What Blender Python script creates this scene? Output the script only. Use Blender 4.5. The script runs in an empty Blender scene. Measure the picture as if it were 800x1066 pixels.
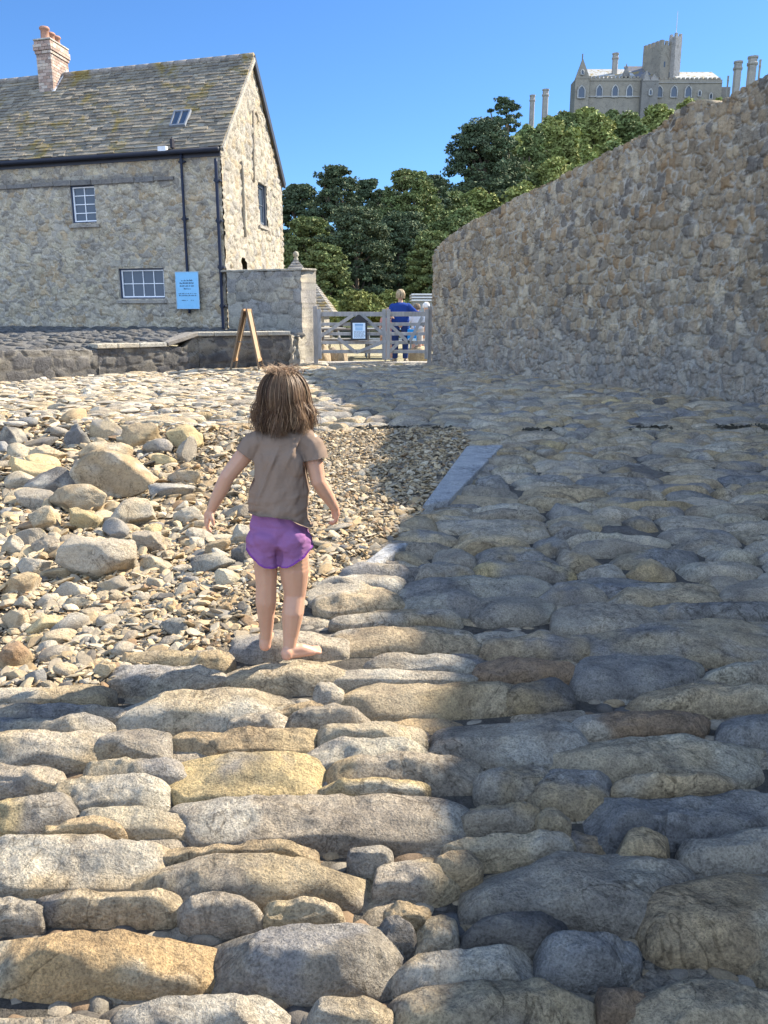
import bpy, bmesh, math, random
import numpy as np
from mathutils import Vector, Matrix
rng = np.random.default_rng(7)
random.seed(7)
scene = bpy.context.scene
COL = scene.collection
R = math.radians

# ------------------------------------------------------------------ camera
EYE = 1.31
FPX = 850.0                       # focal length in pixels of the 800x1066 photograph
HOR = 325.0                       # row of the horizon
PITCH = math.atan((533.0-HOR)/FPX)
SP, CP = math.sin(PITCH), math.cos(PITCH)
cam_d = bpy.data.cameras.new('camera')
cam = bpy.data.objects.new('camera', cam_d); COL.objects.link(cam)
cam.location = (0, 0, EYE)
cam.rotation_euler = (math.pi/2-PITCH, 0, 0)
cam_d.sensor_fit = 'VERTICAL'; cam_d.sensor_height = 36.0
cam_d.lens = 36.0*FPX/1066.0
cam_d.clip_start = 0.05; cam_d.clip_end = 5000
scene.camera = cam

def ray(u, v):
    a = (u-400.0)/FPX; b = (533.0-v)/FPX
    return np.array([a, CP+b*SP, b*CP-SP])
def P(u, v, Y):                   # point seen at photo pixel (u,v), Y metres ahead
    d = ray(u, v); t = Y/d[1]
    return np.array([d[0]*t, Y, EYE+d[2]*t])
def G(u, v, h=0.0):               # point on the causeway plane raised by h
    d = ray(u, v); t = (EYE+.0203-h)/(.007*d[1]-d[2])
    return np.array([d[0]*t, d[1]*t, EYE+d[2]*t])
def hit(u, v, p, n):
    d = ray(u, v); o = np.array([0, 0, EYE]); p = np.array(p); n = np.array(n)
    return o+d*(np.dot(p-o, n)/np.dot(d, n))
def px(p):
    x, y, z = p[0], p[1], p[2]-EYE
    dep = y*CP-z*SP; up = y*SP+z*CP
    return 400+FPX*x/dep, 533-FPX*up/dep
def zc(Y): return .007*(np.asarray(Y)-2.9)

# ------------------------------------------------------------------ noise
def _h(ix, iy, iz, seed):
    n = (ix.astype(np.int64)*374761393+iy.astype(np.int64)*668265263+iz.astype(np.int64)*2147483647+seed*974634777) & 0xffffffff
    n = ((n ^ (n >> 13))*1274126177) & 0xffffffff
    n = ((n ^ (n >> 16))*2246822519) & 0xffffffff
    n = n ^ (n >> 15)
    return (n & 0xffffff)/float(0xffffff)
def vn(p, seed=0):                # value noise -1..1, p (N,3)
    f = np.floor(p); i = f.astype(np.int64); w = p-f; w = w*w*w*(w*(w*6-15)+10)
    r = 0
    for a in (0, 1):
        wx = w[:, 0] if a else 1-w[:, 0]
        for b in (0, 1):
            wy = w[:, 1] if b else 1-w[:, 1]
            for c in (0, 1):
                wz = w[:, 2] if c else 1-w[:, 2]
                r = r+wx*wy*wz*_h(i[:, 0]+a, i[:, 1]+b, i[:, 2]+c, seed)
    return r*2-1
def fbm(p, seed=0, oct=4, gain=.5):
    s = 0; a = 1; t = 0
    for k in range(oct):
        s = s+a*vn(p*(2.03**k)+k*17.3, seed+k); t += a; a *= gain
    return s/t
def sstep(a, b, x):
    t = np.clip((x-a)/(b-a), 0, 1); return t*t*(3-2*t)

# ------------------------------------------------------------------ mesh helpers
def mk(name, v, faces, mat=None, parent=None, tint=None, smooth=True, loc=None, rot=None):
    """faces: list of (N,k) int arrays"""
    v = np.asarray(v, dtype=np.float32)
    if loc is not None: v = v-np.asarray(loc, dtype=np.float32)
    me = bpy.data.meshes.new(name)
    if not isinstance(faces, list): faces = [faces]
    faces = [np.asarray(f, dtype=np.int32) for f in faces if len(f)]
    nf = sum(len(f) for f in faces); nl = sum(f.size for f in faces)
    me.vertices.add(len(v)); me.vertices.foreach_set('co', v.ravel())
    me.loops.add(nl); me.loops.foreach_set('vertex_index', np.concatenate([f.ravel() for f in faces]))
    me.polygons.add(nf)
    st = []; o = 0
    for f in faces:
        st.append(o+np.arange(len(f))*f.shape[1]); o += f.size
    me.polygons.foreach_set('loop_start', np.concatenate(st).astype(np.int32))
    me.update(calc_edges=True); me.validate()
    me.polygons.foreach_set('use_smooth', np.full(len(me.polygons), smooth))
    if tint is not None:
        t = np.asarray(tint, dtype=np.float32)
        if t.ndim == 1: t = np.tile(t, (len(v), 1))
        a = me.attributes.new('tint', 'FLOAT_COLOR', 'POINT')
        a.data.foreach_set('color', np.hstack([t[:, :3], np.ones((len(v), 1), np.float32)]).astype(np.float32).ravel())
    if mat: me.materials.append(mat)
    o = bpy.data.objects.new(name, me); COL.objects.link(o)
    if loc is not None: o.location = loc
    if parent is not None:
        o.parent = parent
        if loc is None: o.location = -np.array(parent_world(parent))
        else: o.location = np.array(loc)-np.array(parent_world(parent))
    return o
def parent_world(o):
    p = np.array(o.location)
    while o.parent: o = o.parent; p = p+np.array(o.location)
    return p
def empty(name, loc):
    o = bpy.data.objects.new(name, None); COL.objects.link(o); o.location = tuple(loc); o.empty_display_size = .2
    return o
def tag(o, label=None, cat=None, group=None, kind=None):
    if label: o['label'] = label
    if cat: o['category'] = cat
    if group: o['group'] = group
    if kind: o['kind'] = kind
    return o

class MB:
    def __init__(s): s.v = []; s.f = {3: [], 4: []}; s.n = 0; s.c = []
    def arr(s, v, faces, c=None):
        v = np.asarray(v, float)
        for f in (faces if isinstance(faces, list) else [faces]):
            f = np.asarray(f)
            if len(f): s.f[f.shape[1]].append(f+s.n)
        s.v.append(v); s.n += len(v)
        s.c.append(np.tile(np.asarray(c if c is not None else (.5, .5, .5), float), (len(v), 1)) if c is None or np.ndim(c) == 1 else np.asarray(c, float))
    def hexa(s, p, c=None):       # 8 points: bottom 4 ccw, top 4
        s.arr(p, np.array([[3, 2, 1, 0], [4, 5, 6, 7], [0, 1, 5, 4], [1, 2, 6, 5], [2, 3, 7, 6], [3, 0, 4, 7]]), c)
    def box(s, c0, size, ax=None, c=None):   # centre, size, axes rows
        ax = np.eye(3) if ax is None else np.asarray(ax, float)
        h = np.asarray(size)/2; pts = []
        for z in (-1, 1):
            for x, y in ((-1, -1), (1, -1), (1, 1), (-1, 1)):
                pts.append(np.asarray(c0)+ax[0]*x*h[0]+ax[1]*y*h[1]+ax[2]*z*h[2])
        s.hexa(pts, c)
    def bar(s, a, b, w, t, side=None, c=None):   # bar a->b, width w along 'side', thickness t
        a = np.asarray(a, float); b = np.asarray(b, float); d = b-a; L = np.linalg.norm(d); d = d/L
        side = np.array([0, 0, 1.]) if side is None else np.asarray(side, float)
        n = np.cross(d, side); n /= np.linalg.norm(n)+1e-9; sd = np.cross(n, d)
        s.box((a+b)/2, (L, w, t), (d, sd, n), c)
    def tube(s, pts, rad, seg=8, c=None, cap=True):
        pts = np.asarray(pts, float); n = len(pts)
        rad = np.broadcast_to(np.asarray(rad, float), (n,))
        tg = np.gradient(pts, axis=0); tg /= np.linalg.norm(tg, axis=1)[:, None]+1e-9
        ref = np.array([0, 0, 1.]) if abs(tg[0][2]) < .9 else np.array([1., 0, 0])
        V = []
        u = np.cross(tg[0], ref); u /= np.linalg.norm(u)
        for i in range(n):
            u = u-tg[i]*np.dot(u, tg[i]); u /= np.linalg.norm(u)+1e-9; w = np.cross(tg[i], u)
            a = np.arange(seg)/seg*2*np.pi
            V.append(pts[i]+rad[i]*(np.cos(a)[:, None]*u+np.sin(a)[:, None]*w))
        V = np.concatenate(V); F = []
        for i in range(n-1):
            for k in range(seg):
                F.append([i*seg+k, i*seg+(k+1) % seg, (i+1)*seg+(k+1) % seg, (i+1)*seg+k])
        T = []
        if cap:
            V = np.vstack([V, pts[0], pts[-1]])
            for k in range(seg):
                T.append([n*seg, (k+1) % seg, k]); T.append([n*seg+1, (n-1)*seg+k, (n-1)*seg+(k+1) % seg])
        s.arr(V, [np.array(F), np.array(T)] if T else np.array(F), c)
    def lathe(s, c0, prof, seg=12, c=None):
        c0 = np.asarray(c0, float); pts = [c0+np.array([0, 0, z]) for r, z in prof]
        a = np.arange(seg)/seg*2*np.pi; V = []
        for r, z in prof:
            V.append(np.stack([c0[0]+r*np.cos(a), c0[1]+r*np.sin(a), np.full(seg, c0[2]+z)], 1))
        V = np.concatenate(V); F = []
        for i in range(len(prof)-1):
            for k in range(seg):
                F.append([i*seg+k, i*seg+(k+1) % seg, (i+1)*seg+(k+1) % seg, (i+1)*seg+k])
        s.arr(V, np.array(F), c)
    def build(s, name, mat=None, parent=None, smooth=False, loc=None, bevel=0):
        v = np.concatenate(s.v); fs = [np.concatenate(s.f[k]) for k in (3, 4) if s.f[k]]
        o = mk(name, v, fs, mat, parent, np.concatenate(s.c), smooth, loc)
        if bevel:
            m = o.modifiers.new('bevel', 'BEVEL'); m.width = bevel; m.segments = 2; m.limit_method = 'ANGLE'
        return o

# ------------------------------------------------------------------ materials
def newmat(name):
    m = bpy.data.materials.new(name); m.use_nodes = True
    nt = m.node_tree; b = nt.nodes['Principled BSDF']
    return m, nt, b
def N(nt, t, **kw):
    n = nt.nodes.new(t)
    for k, val in kw.items():
        if k.startswith('i_'):
            n.inputs[k[2:].replace('_', ' ')].default_value = val
        else: setattr(n, k, val)
    return n
def ramp(nt, fac, stops):
    r = nt.nodes.new('ShaderNodeValToRGB'); nt.links.new(fac, r.inputs[0])
    el = r.color_ramp.elements
    while len(el) < len(stops): el.new(.5)
    for e, (p, c) in zip(el, stops):
        e.position = p; e.color = tuple(c)+(1,) if len(c) == 3 else c
    return r
def noise(nt, scale, detail=6, rough=.6, vec=None, dist=0):
    n = nt.nodes.new('ShaderNodeTexNoise'); n.inputs['Scale'].default_value = scale
    n.inputs['Detail'].default_value = detail; n.inputs['Roughness'].default_value = rough
    n.inputs['Distortion'].default_value = dist
    if vec is not None: nt.links.new(vec, n.inputs['Vector'])
    return n
def mixc(nt, a, b, fac, mode='MIX'):
    m = nt.nodes.new('ShaderNodeMix'); m.data_type = 'RGBA'; m.blend_type = mode
    for s, i in ((a, 6), (b, 7)):
        if isinstance(s, (tuple, list)): m.inputs[i].default_value = tuple(s)+(1,) if len(s) == 3 else s
        else: nt.links.new(s, m.inputs[i])
    if isinstance(fac, (int, float)): m.inputs[0].default_value = fac
    else: nt.links.new(fac, m.inputs[0])
    return m.outputs[2]
def geo_vec(nt):
    g = nt.nodes.new('ShaderNodeNewGeometry'); return g.outputs['Position']
def stone_mat(name, s=1.0, bump=.5, dist=.01, rough=.85, contrast=1.0, spots=None, lichen=None, spec=.3):
    """stone that takes its base colour from the mesh and mottles, pits and weathers it"""
    m, nt, b = newmat(name)
    at = N(nt, 'ShaderNodeAttribute', attribute_name='tint')
    pos = geo_vec(nt)
    n1 = noise(nt, 6*s, 8, .65, pos, .3); n2 = noise(nt, 38*s, 8, .7, pos); n3 = noise(nt, 150*s, 4, .7, pos)
    c = 1.0*contrast
    r1 = ramp(nt, n1.outputs[0], [(.3, (1-.34*c, 1-.34*c, 1-.32*c)), (.5, (1, 1, 1)), (.72, (1+.22*c, 1+.19*c, 1+.12*c))])
    r2 = ramp(nt, n2.outputs[0], [(.32, (1-.42*c,)*3), (.5, (1, 1, 1)), (.7, (1+.25*c,)*3)])
    r3 = ramp(nt, n3.outputs[0], [(.34, (1-.42*c,)*3), (.5, (1, 1, 1)), (.66, (1+.28*c,)*3)])
    x = mixc(nt, at.outputs['Color'], r1.outputs[0], 1.0, 'MULTIPLY')
    n0 = noise(nt, 2.1*s, 4, .6, pos, .8); n5 = noise(nt, 3.1*s, 4, .55, pos, 1.6)
    k0 = ramp(nt, n0.outputs[0], [(.36, (.25,)*3), (.62, (1.25,)*3)])
    x = mixc(nt, x, r2.outputs[0], k0.outputs[0], 'MULTIPLY')
    x = mixc(nt, x, r3.outputs[0], .8, 'MULTIPLY')
    r5 = ramp(nt, n5.outputs[0], [(.487, (1, 1, 1)), (.4985, (.45, .43, .40)), (.502, (.45, .43, .40)), (.514, (1, 1, 1))])
    k5 = ramp(nt, n0.outputs[0], [(.42, (0,)*3), (.56, (.85,)*3)])
    x = mixc(nt, x, r5.outputs[0], k5.outputs[0], 'MULTIPLY')
    if lichen:
        nl = noise(nt, lichen[1], 7, .7, pos, .5)
        f = ramp(nt, nl.outputs[0], [(lichen[2], (0, 0, 0)), (lichen[2]+.08, (1, 1, 1))])
        x = mixc(nt, x, lichen[0], f.outputs[0])
    nt.links.new(x, b.inputs['Base Color'])
    b.inputs['Roughness'].default_value = rough
    b.inputs['Specular IOR Level'].default_value = spec
    vor = N(nt, 'ShaderNodeTexVoronoi'); vor.inputs['Scale'].default_value = 55*s; nt.links.new(pos, vor.inputs['Vector'])
    a1 = N(nt, 'ShaderNodeMath', operation='MULTIPLY_ADD'); nt.links.new(n2.outputs[0], a1.inputs[0]); a1.inputs[1].default_value = 1.6; nt.links.new(n1.outputs[0], a1.inputs[2])
    a2 = N(nt, 'ShaderNodeMath', operation='MULTIPLY_ADD'); nt.links.new(n3.outputs[0], a2.inputs[0]); a2.inputs[1].default_value = 1.1; nt.links.new(a1.outputs[0], a2.inputs[2])
    a3 = N(nt, 'ShaderNodeMath', operation='MULTIPLY_ADD'); nt.links.new(vor.outputs['Distance'], a3.inputs[0]); a3.inputs[1].default_value = .5; nt.links.new(a2.outputs[0], a3.inputs[2])
    bp = N(nt, 'ShaderNodeBump'); bp.inputs['Strength'].default_value = bump; bp.inputs['Distance'].default_value = dist
    nt.links.new(a3.outputs[0], bp.inputs['Height']); nt.links.new(bp.outputs[0], b.inputs['Normal'])
    return m
def tint_mat(name, rough=.6, spec=.4, nscale=40, var=.15, bump=.15, dist=.004, metal=0, sss=0, stretch=None, sssr=(1,.3,.15)):
    m, nt, b = newmat(name)
    at = N(nt, 'ShaderNodeAttribute', attribute_name='tint'); tc = N(nt, 'ShaderNodeTexCoord')
    vec = tc.outputs['Object']
    if stretch:
        mp = N(nt, 'ShaderNodeMapping'); mp.inputs['Scale'].default_value = stretch; nt.links.new(vec, mp.inputs['Vector']); vec = mp.outputs[0]
    n1 = noise(nt, nscale, 6, .65, vec)
    r1 = ramp(nt, n1.outputs[0], [(.3, (1-var,)*3), (.7, (1+var,)*3)])
    x = mixc(nt, at.outputs['Color'], r1.outputs[0], 1.0, 'MULTIPLY'); nt.links.new(x, b.inputs['Base Color'])
    b.inputs['Roughness'].default_value = rough; b.inputs['Specular IOR Level'].default_value = spec; b.inputs['Metallic'].default_value = metal
    if sss:
        b.inputs['Subsurface Weight'].default_value = sss; b.inputs['Subsurface Radius'].default_value = sssr; b.inputs['Subsurface Scale'].default_value = .008
    if bump:
        bp = N(nt, 'ShaderNodeBump'); bp.inputs['Strength'].default_value = bump; bp.inputs['Distance'].default_value = dist
        nt.links.new(n1.outputs[0], bp.inputs['Height']); nt.links.new(bp.outputs[0], b.inputs['Normal'])
    return m
M = {}
M['cobble'] = stone_mat('cobble_stone', 1.0, 1.0, .018, .8, 1.25, lichen=((.50, .38, .18), 3.3, .66))
M['rock'] = stone_mat('beach_rock', 1.3, .8, .012, .88, .9, lichen=((.46, .36, .13), 2.6, .66))
M['pebble'] = stone_mat('pebbles', 1.6, .4, .006, .9, .7)
M['wall'] = stone_mat('wall_rubble', .7, .8, .03, .95, .9)
M['wall_dark'] = stone_mat('terrace_rubble', .7, .8, .03, .8, 1.0)  # terrace wall stone; mesh colour darkens it towards the base
M['slate'] = stone_mat('roof_slate', 1.0, .5, .015, .85, .8, lichen=((.22, .17, .07), .8, .51), spec=.12)
M['far_stone'] = stone_mat('castle_granite', .12, .4, .1, .95, .6)
M['ground'] = stone_mat('grit', 1.2, .9, .02, .95, 1.0)
M['wood'] = tint_mat('weathered_wood', .8, .2, 14, .25, .3, .004, stretch=(1, 1, .25))
M['paint'] = tint_mat('paint', .45, .4, 9, .06, .05)
M['iron'] = tint_mat('painted_iron', .5, .2, 20, .15, .1)
M['brick'] = stone_mat('brick', 1.2, .6, .01, .9, .8)
M['skin'] = tint_mat('skin', .5, .35, 25, .04, .05, .001, sss=.25)
M['cloth'] = tint_mat('cotton', .95, .1, 420, .07, .25, .0008)
M['hair'] = tint_mat('hair', .52, .35, 60, .12, 0)
M['leaf'] = tint_mat('leaves', .75, .15, 3, .15, 0)
M['bark'] = tint_mat('bark', .9, .1, 8, .3, .5, .03, stretch=(1, 1, .3))
M['clay'] = tint_mat('terracotta', .8, .2, 18, .15, .2)
def glass_mat():
    m, nt, b = newmat('window_glass')
    b.inputs['Base Color'].default_value = (.05, .07, .10, 1); b.inputs['Roughness'].default_value = .06
    b.inputs['Specular IOR Level'].default_value = .45
    n = noise(nt, 2.5, 3, .5, geo_vec(nt)); bp = N(nt, 'ShaderNodeBump'); bp.inputs['Strength'].default_value = .12; bp.inputs['Distance'].default_value = .05
    nt.links.new(n.outputs[0], bp.inputs['Height']); nt.links.new(bp.outputs[0], b.inputs['Normal'])
    return m
M['glass'] = glass_mat()

# ------------------------------------------------------------------ base shapes
def ico(sub):
    bm = bmesh.new(); bmesh.ops.create_icosphere(bm, subdivisions=sub, radius=1)
    v = np.array([x.co[:] for x in bm.verts]); f = np.array([[x.index for x in fc.verts] for fc in bm.faces]); bm.free()
    return v, f
ICO = {k: ico(k) for k in (1, 2, 3, 4, 5)}
def rock_shape(sub, dims, seed, cuts=8, rough=.08, cmin=.55, cmax=.9):
    r = np.random.default_rng(seed); v, f = ICO[sub]; v = v.copy()
    for k in range(cuts):
        n = r.normal(size=3); n /= np.linalg.norm(n); d = r.uniform(cmin, cmax)
        e = np.maximum(0, v@n-d); v = v-e[:, None]*n*.92
    if rough:
        v = v*(1+rough*fbm(v*1.3+seed % 91, seed % 97, 4)[:, None])
        if sub >= 3: v = v*(1+.35*rough*fbm(v*5+seed % 31, seed % 89+5, 3)[:, None])
    return v*np.asarray(dims), f
def rotz(v, a):
    c, s = math.cos(a), math.sin(a); o = v.copy()
    o[:, 0] = v[:, 0]*c-v[:, 1]*s; o[:, 1] = v[:, 0]*s+v[:, 1]*c; return o

def cobble(quad, H, seed, seg=40, rings=12, n=4.2, sink=.10, tilt=(0, 0), bulge=2.0, rough=1.0, flat=4.0, dz=0.0):
    """rounded paving stone filling a world quad [front-left, front-right, back-right, back-left] (xy); returns v,f,centre"""
    r = np.random.default_rng(seed); q = np.asarray(quad, float)[:, :2]
    th = np.arange(seg)/seg*2*np.pi
    ct, st = np.cos(th), np.sin(th)
    nn = n*r.uniform(.75, 1.25)
    rad = (np.abs(ct)**nn+np.abs(st)**nn)**(-1/nn)
    lob = 1+.05*np.sin(th+r.uniform(0, 6.3))*r.uniform(.2, 1)+.055*np.sin(2*th+r.uniform(0, 6.3))*r.uniform(0, 1)+.035*np.sin(3*th+r.uniform(0, 6.3))+.018*np.sin(5*th+r.uniform(0, 6.3))
    a = rad*ct*lob; b = rad*st*lob
    rs = 1-(1-np.linspace(0, 1, rings))**1.7
    A = np.concatenate([a*t for t in rs[1:]]+[a*1.0, a*.93]); B = np.concatenate([b*t for t in rs[1:]]+[b*1.0, b*.93])
    T = np.concatenate([np.full(seg, t) for t in rs[1:]]+[np.full(seg, 1.0), np.full(seg, .93)])
    A = np.concatenate([[0], A]); B = np.concatenate([[0], B]); T = np.concatenate([[0], T])
    Zn = np.maximum(0, 1-np.clip(T, 0, 1)**flat)**(1/bulge)
    for k in range(int(r.integers(5, 10))):
        th_ = r.uniform(0, 6.283); nv = np.array([math.cos(th_), math.sin(th_), r.uniform(.15, 1.6)]); nv /= np.linalg.norm(nv)
        sup = (A*nv[0]+B*nv[1]+Zn*nv[2]).max(); e = np.maximum(0, A*nv[0]+B*nv[1]+Zn*nv[2]-sup*r.uniform(.80, .96))*.9
        A = A-e*nv[0]; B = B-e*nv[1]; Zn = Zn-e*nv[2]
    A = A*1.045; B = B*1.06
    s, t = (A+1)/2, (B+1)/2
    x = (1-s)*(1-t)*q[0, 0]+s*(1-t)*q[1, 0]+s*t*q[2, 0]+(1-s)*t*q[3, 0]
    y = (1-s)*(1-t)*q[0, 1]+s*(1-t)*q[1, 1]+s*t*q[2, 1]+(1-s)*t*q[3, 1]
    z = H*Zn
    nr = seg
    z[-2*nr:-nr] = -.35*sink; z[-nr:] = -sink
    c = q.mean(0); W = np.ptp(q[:, 0]); D = np.ptp(q[:, 1])
    p = np.stack([x, y, np.full(len(x), seed*1.7 % 50)], 1)
    top = sstep(1.02, .6, T)
    z = z*(1+.10*rough*fbm(p*3.2, seed % 71, 3))+top*rough*(.020*fbm(p*9, seed % 61+9, 4)+.009*fbm(p*24, seed % 67+1, 3)+.020*fbm(p*2.5, seed % 53+3, 2))
    z = z+top*(tilt[0]*(x-c[0])/max(W, .01)+tilt[1]*(y-c[1])/max(D, .01))
    dj = np.stack([x-c[0], y-c[1]], 1); w = .03*fbm(p*7+9, seed % 43, 3)
    x = x+dj[:, 0]*w; y = y+dj[:, 1]*w
    v = np.stack([x, y, z+zc(c[1])-H+dz], 1)
    F = []; k = np.arange(seg); k2 = (k+1) % seg
    tri = np.stack([np.zeros(seg, int), 1+k, 1+k2], 1)
    for i in range(rings-1+2-1):
        o = 1+i*seg; F.append(np.stack([o+k, o+seg+k, o+seg+k2, o+k2], 1))
    return v, [tri, np.concatenate(F)], np.array([c[0], c[1], zc(c[1])])
# ------------------------------------------------------------------ light, sky
SUN_AZ = (.885, .465); SUN_EL = R(37.5)
sl = bpy.data.lights.new('sun', 'SUN'); sun = bpy.data.objects.new('sun', sl); COL.objects.link(sun)
sl.energy = 5.0; sl.angle = R(.55); sl.color = (1, .895, .735)
az = math.atan2(SUN_AZ[0], SUN_AZ[1])
sdir = Vector((math.sin(az)*math.cos(SUN_EL), math.cos(az)*math.cos(SUN_EL), math.sin(SUN_EL)))
sun.rotation_euler = sdir.to_track_quat('Z', 'Y').to_euler(); sun.location = (30, 10, 30)
w = bpy.data.worlds.new('World'); scene.world = w; w.use_nodes = True
nt = w.node_tree; sky = nt.nodes.new('ShaderNodeTexSky'); sky.sky_type = 'NISHITA'; sky.sun_disc = False
sky.sun_elevation = SUN_EL; sky.sun_rotation = az; sky.altitude = 50; sky.air_density = 1.0; sky.dust_density = .25; sky.ozone_density = 2.2
tcn = nt.nodes.new('ShaderNodeTexCoord'); bgn = nt.nodes['Background']
tint_ = mixc(nt, sky.outputs[0], (.38, .61, .90), 1.0, 'MULTIPLY')
# unseen bright cloud added behind the photographer to lighten the shade, sky otherwise clear
sp = nt.nodes.new('ShaderNodeSeparateXYZ'); nt.links.new(tcn.outputs['Generated'], sp.inputs[0])
cn_ = noise(nt, 2.2, 7, .6, tcn.outputs['Generated'], .4)
ma = N(nt, 'ShaderNodeMath', operation='MULTIPLY_ADD'); nt.links.new(sp.outputs['Y'], ma.inputs[0]); ma.inputs[1].default_value = -.55; nt.links.new(cn_.outputs[0], ma.inputs[2])
cr_ = ramp(nt, ma.outputs[0], [(.56, (0, 0, 0)), (.80, (1, 1, 1))])
cm = mixc(nt, tint_, (6.6, 8.5, 11.6), cr_.outputs[0])
nt.links.new(cm, bgn.inputs[0]); bgn.inputs[1].default_value = .078
scene.view_settings.view_transform = 'Standard'; scene.view_settings.look = 'None'; scene.view_settings.exposure = 1.52; scene.view_settings.gamma = 1
scene.view_settings.use_curve_mapping = False
scene.render.resolution_x = 768; scene.render.resolution_y = 1024

# ------------------------------------------------------------------ ground
bpts = [G(*q) for q in ((-400, 850), (-150, 772), (0, 733), (120, 700), (235, 672), (300, 622), (345, 598), (400, 566), (440, 524), (485, 466), (492, 447))]
BY = np.array([p[1] for p in bpts]); BX = np.array([p[0] for p in bpts])
YT = G(400, 446)[1]
def ytop(X): return YT+np.clip((-1.6-np.asarray(X))*.35, 0, 3.2)+.12*np.sin(np.asarray(X)*3)
def beach_in(X, Y):      # >0 inside the beach, metres from the boundary (rough)
    X = np.asarray(X, float); Y = np.asarray(Y, float)
    return np.minimum(np.interp(Y, BY, BX)-X, ytop(X)-Y)
def gz(X, Y):            # ground (crevice / grit) level
    X = np.asarray(X, float); Y = np.asarray(Y, float)
    d = beach_in(X, Y)
    near = zc(np.minimum(Y, 22))-.085+.022*sstep(3.3, 4.4, Y)
    near = near-.17*sstep(.0, 1.6, d)+.05*sstep(-.15, .15, d)
    left = sstep(-3.0, -8.0, X)*sstep(12, 8, Y)
    near = near-.12*left
    return near
xs = np.unique(np.concatenate([np.linspace(-600, -40, 15), np.linspace(-40, -10, 30), np.linspace(-10, 7, 230), np.linspace(7, 40, 30), np.linspace(40, 900, 18)]))
ys = np.unique(np.concatenate([np.linspace(-60, -2, 12), np.linspace(-2, .8, 16), np.linspace(.8, 21, 280), np.linspace(21, 60, 30), np.linspace(60, 2500, 22)]))
XX, YY = np.meshgrid(xs, ys); X1, Y1 = XX.ravel(), YY.ravel()
Z = gz(X1, Y1); p = np.stack([X1, Y1, Z*0], 1)
nearm = (np.abs(X1) < 12) & (Y1 < 22)
Z = Z+np.where(nearm, .018*fbm(p*2.2, 4, 4), 0)
Z = np.where(Y1 > 400, Z-2.5*sstep(400, 700, Y1), Z)
bd = beach_in(X1, Y1)
gcol = np.array([.12, .11, .095])*np.ones((len(X1), 1)); gcol = gcol+np.array([.02, .018, .015])*sstep(3.3, 4.6, Y1)[:, None]; bcol = np.array([.27, .225, .165])
gcol = gcol+(bcol-gcol)*sstep(-.1, .2, bd)[:, None]
far = sstep(19.5, 20.5, Y1)[:, None]; gcol = gcol*(1-far)+np.array([.36, .33, .22])*far
ff = sstep(30, 45, Y1)[:, None]; gcol = gcol*(1-ff)+np.array([.06, .08, .035])*ff
nx, ny = len(xs), len(ys); ii = np.arange(nx-1); jj = np.arange(ny-1); a = (jj[:, None]*nx+ii[None]).ravel()
tag(mk('ground', np.stack([X1, Y1, Z], 1), np.stack([a, a+1, a+nx+1, a+nx], 1), M['ground'], tint=gcol), kind='structure')

# hill behind
def hill(X, Y):
    X = np.asarray(X, float); Y = np.asarray(Y, float)
    h = np.interp(Y, [48, 60, 100, 150, 190, 215, 260], [0, 1.2, 12.5, 29, 42.5, 45, 45])
    s = .38+.62*sstep(-4, 52, X); s = s*(.35+.65*sstep(-90, -10, X))
    return h*s+.0
hx = np.linspace(-160, 240, 90); hy = np.linspace(46, 330, 70); HX, HY = np.meshgrid(hx, hy); HX, HY = HX.ravel(), HY.ravel()
hz = hill(HX, HY)*sstep(-160, -100, HX)+1.0*fbm(np.stack([HX, HY, HX*0], 1)*.08, 3, 4)*sstep(50, 70, HY)-.4
nx, ny = 90, 70; a = (np.arange(ny-1)[:, None]*nx+np.arange(nx-1)[None]).ravel()
tag(mk('hill', np.stack([HX, HY, hz], 1), np.stack([a, a+1, a+nx+1, a+nx], 1), M['ground'], tint=(.045, .06, .022)), kind='structure')

# ------------------------------------------------------------------ paving stones
PAL = {'grey': (.35, .33, .295), 'pale grey': (.47, .445, .395), 'beige': (.46, .405, .31), 'tan': (.41, .34, .24), 'yellow': (.50, .43, .27),
       'ochre': (.46, .355, .22), 'dark grey': (.17, .17, .175), 'blue-grey': (.27, .28, .295), 'brown': (.31, .235, .17), 'mottled': (.36, .34, .31)}
for _k in PAL: PAL[_k] = tuple(np.array(PAL[_k])*np.array([1.08, 1.0, .88]))
def jit(c, r, a=.09):
    c = np.array(c)*(1+r.uniform(-a, a)); w_ = r.uniform(-.03, .03); return c*np.array([1+w_, 1, 1-w_*1.3])
def veined(v, base, seed, amt=1.0):       # stains with a shape of their own, as mesh colour
    r = np.random.default_rng(seed); n = fbm(v*4.5+seed % 37, seed % 83, 4); m = fbm(v*11+3, seed % 47, 3)
    alt = np.array([(.47, .37, .22), (.27, .27, .28), (.52, .49, .42), (.50, .46, .36), (.44, .33, .18)][r.integers(5)])
    f = sstep(.0, .32, n)[:, None]*.7*amt; c = np.array(base)*(1-f)+alt*f
    return c*(1+.16*m[:, None])
occ = []      # occupied boxes for the gap filler
NIND = [0]; STUFF = MB()
GP = 'rounded stones paving the causeway'
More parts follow.
